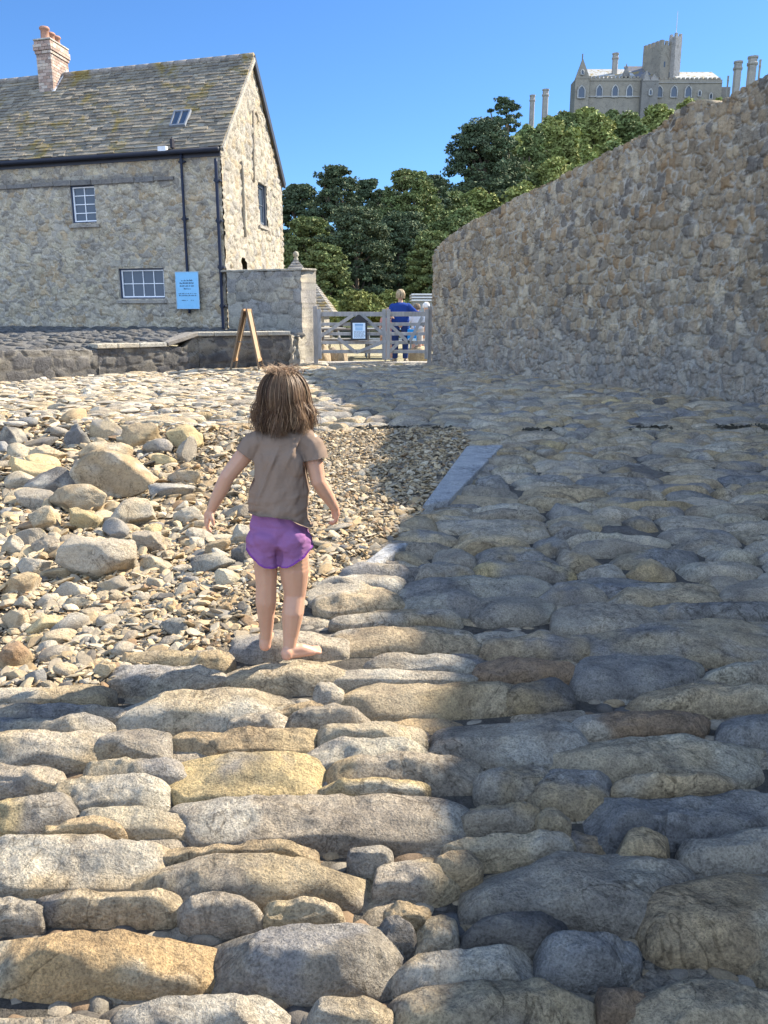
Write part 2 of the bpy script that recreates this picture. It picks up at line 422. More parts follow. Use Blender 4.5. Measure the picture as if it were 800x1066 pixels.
def add_cobble(quad, H, seed, colname, label, individual=True, big=False, **kw):
    r = np.random.default_rng(seed+999)
    q = np.asarray(quad)
    cy = q[:, 1].mean(); W = np.ptp(q[:, 0])
    if big or cy < 2.6: kw.setdefault('seg', 72); kw.setdefault('rings', 26)
    elif cy < 5: kw.setdefault('seg', 44); kw.setdefault('rings', 14)
    else: kw.setdefault('seg', 24); kw.setdefault('rings', 8)
    v, f, c = cobble(quad, H, seed, tilt=(r.uniform(-.03, .03), r.uniform(-.03, .02)), bulge=r.uniform(1.7, 2.4), **kw)
    base = jit(PAL[colname], r)
    col = veined(v, base, seed)
    occ.append((q[:, 0].min(), q[:, 0].max(), q[:, 1].min(), q[:, 1].max()))
    if individual:
        o = mk('paving_stone', v, f, M['cobble'], None, col, True, loc=c)
        tag(o, label, 'paving stone', GP); NIND[0] += 1
        return o
    STUFF.arr(v, f, col)

# stones traced one by one: u0,v0,u1,v1 (photo pixels), colour, height, label
TR = [
 (-30,958,222,1052,'ochre',.13,'large orange-stained flat boulder filling the bottom left corner of the path'),
 (212,958,421,1048,'grey',.12,'smooth grey rounded block beside the orange-stained corner boulder, bottom centre left'),
 (118,1026,316,1105,'mottled',.12,'mottled grey stone cut by the bottom edge below the orange-stained boulder'),
 (316,1036,412,1100,'beige',.09,'small beige stone at the bottom edge under the smooth grey rounded block'),
 (-30,1048,112,1110,'grey',.08,'low grey stone in the very bottom left corner of the picture'),
 (38,920,188,962,'beige',.09,'rounded beige loaf-shaped stone lying just behind the orange-stained corner boulder'),
 (188,932,276,970,'mottled',.08,'left stone of the lumpy mottled pair in front of the long grey bar stone'),
 (272,935,358,965,'beige',.07,'right stone of the lumpy pair in front of the long grey bar stone'),
 (130,890,398,962,'grey',.12,'long grey bar-shaped stone with a blunt thick right end, sunlit'),
 (-30,865,180,934,'beige',.10,'wide beige stone with a pitted front at the left edge above the loaf stone'),
 (-40,930,45,965,'grey',.07,'dull grey stone peeping out at the left edge beside the loaf-shaped stone'),
 (172,822,488,890,'mottled',.10,'biggest flat dark-mottled slab in the sunlit middle of the path'),
 (172,874,332,900,'tan',.05,'thin tan stone wedged in front of the biggest flat mottled slab'),
 (362,876,410,906,'yellow',.06,'small yellow stone at the right front corner of the biggest mottled slab'),
 (388,890,478,940,'mottled',.09,'round speckled stone right of the long grey bar-shaped stone'),
 (83,831,212,876,'beige',.09,'beige rounded stone left of the biggest flat mottled slab'),
 (-30,820,82,874,'yellow',.10,'smooth cream-yellow rounded stone at the left edge, middle of the foreground'),
 (44,854,128,872,'tan',.04,'low thin tan stone between the cream-yellow one and the mottled slab'),
 (172,782,333,843,'yellow',.10,'big bright yellow pitted stone in the sunlit left half of the path'),
 (57,805,178,845,'beige',.08,'brown-ended beige stone directly left of the big bright yellow one'),
 (-30,794,72,824,'pale grey',.07,'pale grey stone at the left edge behind the cream-yellow rounded one'),
 (85,786,192,813,'beige',.06,'low beige stone behind the brown-ended one, left of the bright yellow'),
 (-30,760,128,798,'pale grey',.08,'broad smooth pale stone at the left edge below the girl’s shadow'),
 (180,752,330,792,'tan',.09,'knobbly tan stone right behind the big bright yellow stone'),
 (100,752,184,790,'mottled',.06,'small mottled stone between the broad pale and the knobbly tan stones'),
 (118,716,312,768,'beige',.10,'large beige stone with a yellowish top in front of the girl’s stepping stone'),
 (-30,742,112,766,'grey',.05,'flat grey slab in the girl’s shadow at the left edge'),
 (228,690,384,724,'beige',.10,'long beige stone right in front of the girl’s bare feet'),
 (282,729,347,748,'tan',.05,'small tan stone in front of the long stone before the girl’s feet'),
 (238,742,302,762,'pale grey',.05,'small pale speckled stone beside the knobbly tan stone'),
 (301,738,385,761,'grey',.06,'grey oval cobble in front of the fist-sized pointed one'),
 (328,711,360,733,'pale grey',.06,'fist-sized pointed pale cobble below the girl’s right foot'),
 (352,706,556,751,'beige',.11,'large long stone crossed by the shadow edge, right of the girl’s feet'),
 (330,750,444,778,'beige',.06,'low beige stone just below the large one crossed by the shadow edge'),
 (318,770,446,803,'mottled',.08,'grey-brown stone above the smooth oval, right of the yellow stone'),
 (330,808,441,827,'yellow',.05,'thin yellow stone lying along the back of the biggest mottled slab'),
 (338,783,500,834,'grey',.11,'smooth grey oval stone with its right end in shadow'),
 (442,745,612,804,'grey',.10,'dark-topped broad stone inside the shadow beside the smooth grey oval'),
 (570,762,799,824,'beige',.12,'very long brownish rounded stone in shadow near the right edge'),
 (600,738,738,764,'brown',.05,'thin brown stone behind the very long brownish rounded one'),
 (656,711,830,752,'beige',.11,'long rounded stone in shadow at the right edge, below the pair of squarish ones'),
 (745,738,850,782,'blue-grey',.09,'blue-grey stone cut by the right edge in the upper foreground'),
 (490,795,578,840,'grey',.09,'medium grey rounded stone left of the dark pointed one'),
 (546,798,642,852,'blue-grey',.10,'dark blue-grey stone with a ridge, below the very long brownish one'),
 (588,818,830,888,'blue-grey',.11,'long blue-grey layered slab reaching the right edge in the shadow'),
 (640,805,762,824,'tan',.04,'thin tan strip of stone behind the long blue-grey layered slab'),
 (478,833,562,869,'grey',.08,'grey rounded stone touching the right end of the biggest mottled slab'),
 (558,842,595,867,'mottled',.05,'fist-sized cobble tucked between the ridged dark stone and layered slab'),
 (645,862,703,903,'tan',.08,'small tan block between the layered slab and the right-edge oval'),
 (702,862,850,920,'grey',.10,'grey oval stone at the right edge below the layered slab'),
 (467,865,598,898,'beige',.07,'flat beige stone just behind the huge grey wedge-shaped boulder'),
 (472,878,726,978,'grey',.13,'huge grey wedge-shaped boulder in the shadow, centre right foreground'),
 (655,898,860,1030,'tan',.15,'largest rough tan boulder standing high at the lower right edge'),
 (480,950,594,1000,'dark grey',.08,'almost black slate-like stone under the huge grey wedge'),
 (557,972,666,1040,'blue-grey',.11,'cracked blue-grey rounded stone left of the largest rough tan boulder'),
 (430,946,481,1002,'pale grey',.09,'upright pale egg-shaped stone between smooth block and black stone'),
 (410,978,568,1056,'pale grey',.11,'pale rounded stone with a light vein, bottom centre'),
 (406,1016,630,1110,'grey',.13,'broad warm grey boulder cut by the bottom edge, right of centre'),
 (645,1018,860,1110,'beige',.12,'long mottled boulder in the bottom right corner of the picture'),
 (620,1018,673,1066,'brown',.07,'small brown stone wedged between the two bottom-edge boulders'),
 (392,955,434,988,'dark grey',.06,'small dark stone left of the upright pale egg-shaped one'),
 (400,938,446,964,'tan',.05,'little tan stone under the round speckled stone'),
 (450,884,502,914,'tan',.05,'small tan stone left of the huge grey wedge-shaped boulder'),
 (339,649,498,686,'beige',.10,'wide beige stone right of the girl’s calves, its right end shaded'),
 (380,682,494,699,'grey',.05,'flat grey stone just in front of the wide beige one near the calves'),
 (348,694,498,713,'pale grey',.06,'long pale stone behind the large one crossed by the shadow edge'),
 (350,634,478,652,'pale grey',.06,'long low pale stone behind the wide beige one, level with the shins'),
 (415,617,500,642,'blue-grey',.07,'blue-grey oval stone inside the shadow, level with the girl’s knees'),
 (236,657,366,686,'pale grey',.07,'pale grey stone behind the girl’s feet that she is stepping over'),
 (196,678,243,697,'grey',.05,'small grey pointed stone left of the girl’s feet'),
 (595,679,734,730,'blue-grey',.11,'squarish dark blue-grey stone in shadow, left of a pair'),
 (735,686,840,714,'grey',.08,'grey block at the right edge beside the squarish dark blue-grey stone'),
 (492,682,598,712,'brown',.07,'brownish stone immediately left of the squarish dark blue-grey one'),
 (525,706,600,738,'dark grey',.06,'dark stone wedged in the hollow left of the long rounded shaded stone'),
 (605,642,850,692,'beige',.10,'longest light brown stone running out at the right, behind the squarish ones'),
 (572,627,688,660,'grey',.08,'humped grey stone behind the left end of the longest brown stone'),
 (498,655,614,684,'beige',.07,'beige-grey stone in shadow between the humped one and the calves'),
 (480,617,572,648,'grey',.07,'grey stone in shadow left of the humped grey stone'),
 (630,605,752,632,'beige',.07,'light beige wide stone behind the humped one, toward the right'),
 (680,624,830,645,'blue-grey',.07,'flat blue-grey stone at the right edge above the longest brown stone'),
 (568,605,634,628,'grey',.06,'small grey stone in shadow behind the humped one'),
 (750,604,850,626,'grey',.06,'grey stone at the right edge above the flat blue-grey one'),
 (500,604,570,620,'tan',.05,'low tan stone in shadow above the left neighbour of the hump'),
 (-40,712,118,733,'pale grey',.04,'flat pale bedrock-like slab at the left edge above the girl’s shadow'),
 (112,690,236,716,'pale grey',.05,'flat pale slab left of the girl’s stepping stone'),
 (-40,732,130,748,'grey',.04,'thin slab at left edge just above the flat grey shaded slab'),
 (130,674,240,694,'beige',.04,'thin beige slab at the edge of the beach, left of the girl’s ankles'),
 (322,596,420,616,'pale grey',.05,'pale slab at the gravel edge right of the girl’s thighs'),
 (325,614,420,636,'beige',.05,'beige slab by the gravel edge right of the girl’s knees'),
]
for i, (u0, v0, u1, v1, cn, H, lab) in enumerate(TR):
    r = np.random.default_rng(i+5)
    e = H*.35
    q = np.array([G(u0, v1, -H*.75), G(u1, v1, -H*.75), G(u1, v0, -H*.25), G(u0, v0, -H*.25)])[:, :2]
    sk = r.uniform(-.12, .12)*np.ptp(q[:, 1]); q[0, 0] += sk; q[2, 0] += sk; q[1, 1] += r.uniform(0, .15)*np.ptp(q[:, 1]); q[3, 1] -= r.uniform(0, .15)*np.ptp(q[:, 1])
    add_cobble(q, H, 100+i, cn, lab.replace('’', "'"), big=(v1 > 860))

# courses beyond: rows running across the causeway
WA = np.array([1.05, 19.4]); WB = np.array([5.45, 11.6])
def xwall(Y): return np.interp(Y, [0, 10.6, 11.6, 19.4], [5.6, 5.9, 5.45, 1.05])
ORD = ['first','second','third','fourth','fifth','sixth','seventh','eighth','ninth','tenth','eleventh','twelfth','thirteenth','fourteenth','fifteenth','sixteenth','seventeenth','eighteenth','nineteenth','twentieth','twenty-first','twenty-second','twenty-third','twenty-fourth','twenty-fifth','twenty-sixth','twenty-seventh','twenty-eighth','twenty-ninth','thirtieth']
Ynow = G(600, 613)[1]; rows = []
r = np.random.default_rng(21)
while Ynow < 20.2:
    d = r.uniform(.15, .30) if Ynow < 9 else r.uniform(.18, .36)
    if Ynow < YT < Ynow+d: d = YT-.04-Ynow if YT-.04-Ynow > .12 else d
    rows.append((Ynow, d)); Ynow += d
def rowy(k, x):       # wavy boundary
    y0 = rows[k][0] if k < len(rows) else rows[-1][0]+rows[-1][1]
    return y0+.09*vn(np.array([[x*.9, k*1.3, 0]]), 5)[0]+.075*vn(np.array([[x*2.6, k*5.1, 9]]), 6)[0]+.05*(x-2)*.3*math.sin(k)
seed = 5000
gap0 = YT-.05; 
for k, (y0, d) in enumerate(rows):
    ym = y0+d/2
    if ym > YT: xl = -8.5 if ym > ytop(-8) else float(np.interp(ym, [YT, float(ytop(-8))], [-1.6, -8.0]))
    else: xl = float(np.interp(ym, BY, BX))-.02
    xr = min(float(xwall(ym))+.1, .53*(.97*ym+.3)+1.2)
    x = xl-r.uniform(0, .1); idx = 0
    if ym > 14.5: xl = max(xl, np.interp(ym, [14.5, 20], [-7, -1.9]))
    while x < xr:
        left = x < -1.2 and ym > YT
        wd = r.uniform(.18, .58) if not left else r.uniform(.22, .75)
        if r.random() < .12: wd *= 1.5
        x2 = x+wd
        g = .003
        def yb(kk, xx): return rowy(kk, xx)
        q = np.array([[x+g, yb(k, x)+g], [x2-g, yb(k, x2)+g], [x2-g, yb(k+1, x2)-g], [x+g, yb(k+1, x)-g]])
        q[0, 0] += r.uniform(-.05, .05); q[2, 0] += r.uniform(-.05, .05)
        if k == 0 and q[:,0].mean() > 0: pass
        if YT-.02 < ym < YT+.16 and r.random() < .8 and x < 7:
            pass
        parts = [q]
        if r.random() < .26 and wd > .24:
            t = r.uniform(.35, .65); m0 = q[0]*(1-t)+q[3]*t; m1 = q[1]*(1-t)+q[2]*t
            parts = [np.array([q[0], q[1], m1-[0, .006], m0-[0, .006]]), np.array([m0+[0, .006], m1+[0, .006], q[2], q[3]])]
        for qq in parts:
            c = qq.mean(0); seed += 1
            if left: cn = r.choice(['pale grey', 'beige', 'grey', 'tan'], p=[.22, .33, .28, .17])
            else: cn = r.choice(['grey', 'pale grey', 'beige', 'tan', 'blue-grey', 'dark grey', 'mottled', 'yellow'], p=[.22, .24, .22, .05, .14, .03, .09, .01])
            if 200 < ym*0: pass
            H = r.uniform(.065, .10) if not left else r.uniform(.05, .11)
            uu, vv = px((c[0], c[1], zc(c[1])))
            inside = 8 < uu < 792
            W = np.ptp(qq[:, 0]); D = np.ptp(qq[:, 1])
            shape = 'long' if W > 2.2*D else ('round' if W < 1.3*D else 'oval')
            ind = inside and NIND[0] < 298 and vv > 380
            if inside and len(parts) and qq is parts[0]: idx += 1
            lab = None
            if ind:
                size = 'wide' if W > .62 else ('small' if W < .3 else 'medium')
                back = '' if len(parts) == 1 else (' lower half,' if qq is parts[0] else ' upper half,')
                lab = f"{size} {cn} {shape} stone,{back} {ORD[min(idx-1, 29)]} from left, {ORD[min(k, 29)]} row behind the girl"
            # the slab strip keeps its own place
            fl = dict(n=r.uniform(2.4, 4.6), flat=r.uniform(2.6, 5), dz=r.uniform(-.010, .020))
            s_in = False
            if 5.3 < c[1] < 8.2:
                xc_ = np.interp(c[1], [5.4, 8.1], [.36, .98]); s_in = abs(c[0]-xc_) < .2
            if s_in: H = .015; fl['dz'] = -.035
            if left: fl['dz'] = r.uniform(-.035, .03)
            add_cobble(qq, H, seed, cn, lab, individual=ind, **fl)
        x = x2
# paving that carries on beside and behind the photographer, outside the frame
r = np.random.default_rng(88); y = -1.2; k = 200
while y < G(0, 612)[1]:
    d = r.uniform(.16, .30); x = -7.5
    while x < 5.6:
        wd = r.uniform(.25, .65); xm, ym = x+wd/2, y+d/2; x += wd
        if beach_in(xm, ym) > 0 and ym > BY[0]: continue
        if ym > 1.12:
            uu, vv = px((xm, ym, 0)); ml = wd/2*FPX/(ym+.3)
            under = -45-ml < uu < 835+ml and vv < 1085
        else: under = False
        k += 1; seed += 1
        q = np.array([[xm-wd/2, rowy(k % 7, xm-wd/2)-rowy(k % 7, xm)+y], [xm+wd/2, y], [xm+wd/2, y+d], [xm-wd/2, y+d]])
        add_cobble(q, r.uniform(.07, .11), seed, r.choice(['grey', 'beige', 'pale grey', 'mottled', 'tan']), None, individual=False, seg=26, rings=10, dz=-.066 if under else 0.0)
    y += d
# gap filler: small wedge stones in the near traced area
occ_a = np.array(occ[:len(TR)])
r = np.random.default_rng(77); placed = []
fill = MB()
for size in (.042, .028, .018):
    for t in range(2600 if size > .02 else 6500):
        u = r.uniform(-40, 840); v = r.uniform(600, 1100); g = G(u, v, -.06)
        if beach_in(g[0], g[1]) > .0: continue
        m = .25*size
        ins = (occ_a[:, 0]+m*2 < g[0]) & (g[0] < occ_a[:, 1]-m*2) & (occ_a[:, 2]+m < g[1]) & (g[1] < occ_a[:, 3]-m)
        if ins.any(): continue
        if placed:
            pa = np.array(placed[-1500:])
            if (((pa[:, 0]-g[0])**2+(pa[:, 1]-g[1])**2) < (.8*size)**2).any(): continue
        placed.append((g[0], g[1]))
        vv_, ff = rock_shape(2, np.array([size*r.uniform(.8, 1.5), size*r.uniform(.6, 1), size*r.uniform(.5, .8)]), int(r.integers(1e6)), 5, .1)
        vv_ = rotz(vv_, r.uniform(-.5, .5))+np.array([g[0], g[1], zc(g[1])-.112+size*.3])
        fill.arr(vv_, ff, .55*jit(PAL[r.choice(['grey', 'beige', 'tan', 'brown', 'dark grey', 'pale grey'])], r))
tag(fill.build('crevice_gravel', M['pebble'], smooth=True), 'small wedge stones and grit packed between the large foreground paving stones', 'gravel', kind='stuff')
o = STUFF.build('far_paving_stones', M['cobble'], smooth=True); tag(o, 'mass of small distant rounded paving stones up to the gate', 'paving stones', kind='stuff')
# dark weed growing along the open joint across the causeway
weed = MB(); r = np.random.default_rng(3)
for i in range(1300):
    x = r.uniform(-2.2, 6.2); lane = r.random()
    y = YT+.13*vn(np.array([[x*1.1, 1.5, 2]]), 4)[0]+.02*r.normal()+.05*math.sin(x*2.1)+.03*math.sin(x*6)+r.normal()*.035
    if vn(np.array([[x*1.7, 3.3, 0]]), 8)[0] < -.02: continue
    if x > 3.2: y += r.normal()*.05
    c = np.array([x, y, zc(y)+r.uniform(-.01, .02)]); s = r.uniform(.010, .026)
    a = r.normal(size=3)*s*[1.6, .7, .4]; b = r.normal(size=3)*s*[.7, .5, .5]
    weed.arr([c-a, c+b, c+a, c-b+[0, 0, .3*s]], np.array([[0, 1, 2, 3]]), jit((.055, .052, .042), r, .4))
tag(weed.build('seaweed', M['leaf']), 'dark dried seaweed caught in the joint across the causeway', 'seaweed', kind='stuff')

# flat concrete kerb slabs beside the gravel
def slab(pxs, lab, h=.05):
    pts = [G(u, v, .03) for u, v in pxs]
    mb = MB(); c = np.mean(pts, 0)
    pts = [p-np.array([0, 0, .02]) for p in pts]; bt = [p+np.array([0, 0, -.14]) for p in pts]
    mb.hexa(np.array(bt+pts), (.50, .51, .52)); o = mb.build('kerb_slab', M['cobble'], loc=c, bevel=.012); tag(o, lab, 'kerb slab')
slab([(440, 523), (468, 517), (524, 461), (486, 462)], 'long smooth blue-grey concrete slab lying in the shade beside the gravel')
slab([(374, 585), (394, 582), (426, 561), (404, 562)], 'short smooth concrete slab at the near end of the gravel edge, shaded')

# ------------------------------------------------------------------ beach
BR = [ # u0,v0,u1,v1,colour,label, cuts
 (62,476,161,520,'tan','big two-humped tan boulder in the middle of the beach'),
 (81,457,130,480,'tan','flat-topped tan boulder just behind the two-humped one'),
 (0,477,56,502,'yellow','yellow lichen-covered boulder at the left edge of the beach'),
 (17,489,81,518,'dark grey','dark shaded slab leaning against the two-humped tan boulder'),
 (49,509,109,536,'tan','rounded brown-tan boulder in front of the two-humped one'),
 (22,524,64,555,'beige','squat beige boulder below the yellow one, left side'),
 (64,530,101,553,'yellow','small yellow angular rock in front of the rounded brown-tan boulder'),
 (62,562,139,605,'pale grey','large pale grey cracked boulder nearest the girl\'s left hand level'),
 (135,552,173,578,'grey','greenish grey rock right of the large pale grey boulder'),
 (111,519,169,549,'pale grey','long pale slab-like rock between the two-humped and greenish rocks'),
 (62,442,91,467,'dark grey','dark grey upright rock far back on the left'),
 (90,436,125,458,'beige','beige pointed rock far back beside the dark upright one'),
 (127,438,170,462,'tan','tan boulder far back, middle of the beach'),
 (0,444,23,467,'dark grey','dark grey boulder far back at the left edge'),
 (150,457,177,474,'grey','dark-sided grey cube-like rock behind the zebra-shaded slabs'),
 (169,444,210,467,'yellow','yellowish flat-topped rock far back left of the girl\'s shoulder'),
 (150,472,180,486,'yellow','low yellow rock to the right of the two-humped boulder'),
 (180,455,204,482,'grey','steep grey rock with layered face near the girl\'s shoulder'),
 (172,489,211,505,'beige','low beige rock halfway between two-humped boulder and girl'),
 (150,504,199,521,'blue-grey','blue-grey flat rock left of the girl\'s elbow'),
 (15,549,50,572,'grey','grey rounded rock on the left below the squat beige boulder'),
 (0,560,22,580,'beige','small beige rock at the left edge beside the grey rounded one'),
 (13,579,50,602,'pale grey','crumbly pale rock left of the large cracked boulder'),
 (0,601,40,621,'tan','long low tan rock at the left edge below the crumbly pale one'),
 (0,633,30,658,'beige','beige slab at the left edge among the small shingle'),
 (0,671,30,700,'brown','orange-brown rough rock at the left edge near the path'),
 (0,697,28,713,'grey','grey cobble in front of the orange-brown rough rock'),
 (194,581,245,599,'dark grey','flat dark grey rock left of the girl\'s shorts'),
 (224,593,254,611,'yellow','yellow blocky rock right beside the flat dark grey one'),
 (240,566,264,590,'dark grey','dark upright rock touching the girl\'s shorts'),
 (240,548,260,568,'grey','grey leaning rock beneath the girl\'s left forearm'),
 (210,560,241,580,'tan','tan rock below the girl\'s left hand'),
 (225,626,241,640,'brown','small dark red-brown stone on the shingle left of the knees'),
 (95,690,120,706,'beige','beige rock where the shingle meets the pale slabs'),
 (50,606,90,624,'pale grey','pale flat rock in front of the large cracked boulder'),
 (140,580,178,597,'beige','beige flat rock between the greenish and flat dark rocks'),
 (28,560,62,580,'grey','broken grey slab left behind the large cracked boulder'),
 (100,604,140,618,'grey','grey slab right in front of the large cracked boulder'),
 (176,528,212,546,'pale grey','pale angular rock left of the girl\'s wrist'),
 (30,462,66,482,'beige','low beige boulder behind the yellow lichen-covered one'),
]
def BG(u, v, h=0):
    p = G(u, v, -.12)
    for k in range(5):
        z = float(gz(p[0], p[1]))+h-float(zc(p[1])); p = G(u, v, z)
    return p
marks = []; bocc = []
GB = 'loose rocks scattered over the beach'
for i, (u0, v0, u1, v1, cn, lab) in enumerate(BR):
    r = np.random.default_rng(900+i); f = BG((u0+u1)/2, v1); dep = f[1]*CP+(EYE-f[2])*SP
    W = (u1-u0)/FPX*dep; h = (v1-v0)/FPX*dep*.95; D = max(.6*W, h*.9)
    c = np.array([f[0], f[1]+D*.42, f[2]+h*.34])
    v, fc = rock_shape(4, (W*.60, D*.60, h*.80), 300+i*7, 14, .20, .48, .85)
    v = rotz(v, r.uniform(-.25, .25))
    o = mk('beach_rock', v+c, fc, M['rock'], None, veined(v+c, .88*jit(PAL[cn], r), 40+i, .7), True, loc=(c[0], c[1], float(gz(c[0], c[1]))))
    tag(o, lab, 'rock', GB); marks.append((c, lab)); bocc.append((c[0], c[1], W*.5))
# medium rocks: labelled by what they lie next to
short = {0:'two-humped tan boulder',2:'yellow lichen-covered boulder',4:'rounded brown-tan boulder',5:'squat beige boulder',7:'large cracked pale boulder',8:'greenish grey rock',9:'long pale slab-like rock',
 10:'dark upright rock far back',12:'tan boulder far back',15:'yellowish flat-topped rock far back',17:'steep layered grey rock',19:'blue-grey flat rock',20:'grey rounded rock on the left',23:'long low tan rock',24:'beige edge slab',25:'orange-brown rough rock',27:'flat dark grey rock',28:'yellow blocky rock',32:'red-brown small stone',33:'beige rock by the slabs'}
cand = []; r = np.random.default_rng(41)
for t in range(9000):
    if len(cand) >= 245: break
    u = r.uniform(3, 480); v = 438+280*r.random()**1.0
    g = BG(u, v)
    if beach_in(g[0], g[1]) < .06: continue
    if g[0] > -.9 and (g[1] > 5 or r.random() < .8): continue
    if 210 < u < 345 and v < 640: 
        if r.random() < .7: continue
    big = (r.random()**2.0); s = .05+.13*big
    if v > 610: s *= .45
    if u > 190: s *= .6
    ok = all((g[0]-b[0])**2+(g[1]-b[1])**2 > ((b[2]+s)*.85)**2 for b in bocc)
    if not ok: continue
    bocc.append((g[0], g[1], s)); cand.append((g, s))
info = []
for j, (g, s) in enumerate(cand):
    ks = list(short); d = [np.hypot(marks[k][0][0]-g[0], marks[k][0][1]-g[1]) for k in ks]; m = ks[int(np.argmin(d))]
    dx, dy = g[0]-marks[m][0][0], g[1]-marks[m][0][1]
    side = ('right of' if dx > 0 else 'left of') if abs(dx) > abs(dy)*.8 else ('behind' if dy > 0 else 'in front of')
    info.append((m, side, min(d)))
for j, (g, s) in enumerate(cand):
    m, side, dd = info[j]; rk = sum(1 for q in info if q[0] == m and q[1] == side and q[2] < dd)
    r = np.random.default_rng(7000+j); cn = r.choice(['pale grey', 'beige', 'grey', 'tan', 'yellow', 'dark grey', 'blue-grey'], p=[.2, .28, .17, .19, .05, .06, .05])
    sh = r.choice(['flat', 'angular', 'rounded']); hz_ = {'flat': .35, 'angular': .65, 'rounded': .6}[sh]
    v, fc = rock_shape(3, (s*r.uniform(.9, 1.35), s*r.uniform(.65, .95), s*hz_), 8000+j, 10 if sh != 'rounded' else 5, .1, .45 if sh != 'rounded' else .7, .9)
    tl = r.uniform(-.3, .3); v[:, 2] += v[:, 0]*tl
    v = rotz(v, r.uniform(-1, 1)); c = g+np.array([0, 0, s*hz_*.45+.01])
    o = mk('beach_rock', v+c, fc, M['rock'], None, veined(v+c, .86*jit(PAL[cn], r), 60+j, .5), True, loc=(c[0], c[1], float(g[2])))
    tag(o, f"small {cn} {sh} rock, {ORD[min(rk,29)]} nearest {side} the {short[m]}", 'rock', GB)
# shingle: too many to count
sh = MB(); r = np.random.default_rng(5)
var = [rock_shape(1, (1, 1, 1), 50+i, 7, .12, .35, .85) for i in range(30)]; var2 = [rock_shape(2, (1, 1, 1), 90+i, 11, .1, .4, .85) for i in range(30)]
bo = np.array(bocc)
def scatter(n, smin, smax, xr, yr, vs, flat=(.18, .5), lift=.2, pw=2.0, cond=None):
    xs_ = r.uniform(*xr, n); ys_ = r.uniform(*yr, n); d = beach_in(xs_, ys_)
    keep = d > -.02
    if cond is not None: keep &= cond(xs_, ys_)
    xs_, ys_ = xs_[keep], ys_[keep]; zs_ = gz(xs_, ys_)
    for x, y, z in zip(xs_, ys_, zs_):
        if abs(x) > .5*(.97*y+.3)+1.7: continue
        s = smin+(smax-smin)*r.random()**pw
        v, f = vs[r.integers(len(vs))]
        v = v*np.array([s*r.uniform(.8, 1.5), s*r.uniform(.6, 1), s*r.uniform(*flat)])
        t1, t2 = r.normal()*.32, r.normal()*.32; v = v.copy(); v[:, 2] += v[:, 0]*t1+v[:, 1]*t2
        v = rotz(v, r.uniform(0, 6.3))+np.array([x, y, z+s*lift+r.uniform(-.008, .02)])
        cn = PAL[r.choice(['pale grey', 'beige', 'grey', 'tan', 'brown', 'dark grey', 'blue-grey'], p=[.24, .30, .15, .16, .08, .05, .02])]
        sh.arr(v, f, jit(np.array(cn)*np.array([.80, .765, .70]), r, .24))
scatter(38000, .009, .028, (-5.5, .3), (2.3, 5.2), var)
scatter(9000, .018, .055, (-5.5, .2), (2.4, 5.4), var2, pw=2.8)
scatter(15000, .018, .045, (-8, 1.2), (5.0, 9.2), var)
scatter(6500, .03, .085, (-8, -1.0), (4.8, 12.5), var2, pw=2.2)
scatter(14000, .010, .026, (-1.4, 1.2), (4.8, 9.2), var)
scatter(4000, .03, .07, (-9, -1.5), (9.0, 12.5), var)
# loose flakes over the rough paving up to the terrace
def upper():
    for i in range(2000):
        y = r.uniform(9.2, 18.6); x = r.uniform(-8, -1.2)
        if x < np.interp(y, [14.5, 19], [-8, -2.3]) or abs(x) > .5*(.97*y+.3)+.7: continue
        s = .03+.09*r.random()**2; v, f = var2[r.integers(30)]
        v = v*np.array([s*r.uniform(.9, 1.7), s*r.uniform(.5, .9), s*r.uniform(.2, .5)]); v = rotz(v, r.normal()*.5)+np.array([x, y, float(zc(y))+s*.05])
        sh.arr(v, f, jit(PAL[r.choice(['pale grey', 'beige', 'grey'])], r, .15))
upper()
tag(sh.build('shingle', M['pebble'], smooth=False), 'pale angular pebbles and flakes covering the beach and gravel patch', 'shingle', kind='stuff')
# ------------------------------------------------------------------ rubble walls
def vor2(x, y, seed):
    ix, iy = np.floor(x).astype(int), np.floor(y).astype(int)
    f1 = np.full(len(x), 9.); f2 = np.full(len(x), 9.); idx = np.zeros(len(x)); idy = np.zeros(len(x))
    for a in (-1, 0, 1):
        for b in (-1, 0, 1):
            cx, cy = ix+a, iy+b
            jx = _h(cx, cy, cx*0, seed); jy = _h(cx, cy, cx*0+1, seed)
            sx = .6+.9*_h(cx, cy, cx*0+5, seed)
            d = np.maximum(np.abs(cx+.15+.7*jx-x), np.abs(cy+.15+.7*jy-y))*.55+.45*np.hypot(cx+.15+.7*jx-x, cy+.15+.7*jy-y)
            d = d*sx
            n = d < f1
            f2 = np.where(n, f1, np.minimum(f2, d)); f1 = np.where(n, d, f1); idx = np.where(n, cx, idx); idy = np.where(n, cy, idy)
    return f1, f2, idx.astype(int), idy.astype(int)
WP = [(.36, .30, .215), (.31, .275, .22), (.27, .255, .23), (.40, .35, .26), (.33, .25, .16), (.24, .235, .225), (.38, .34, .28)]
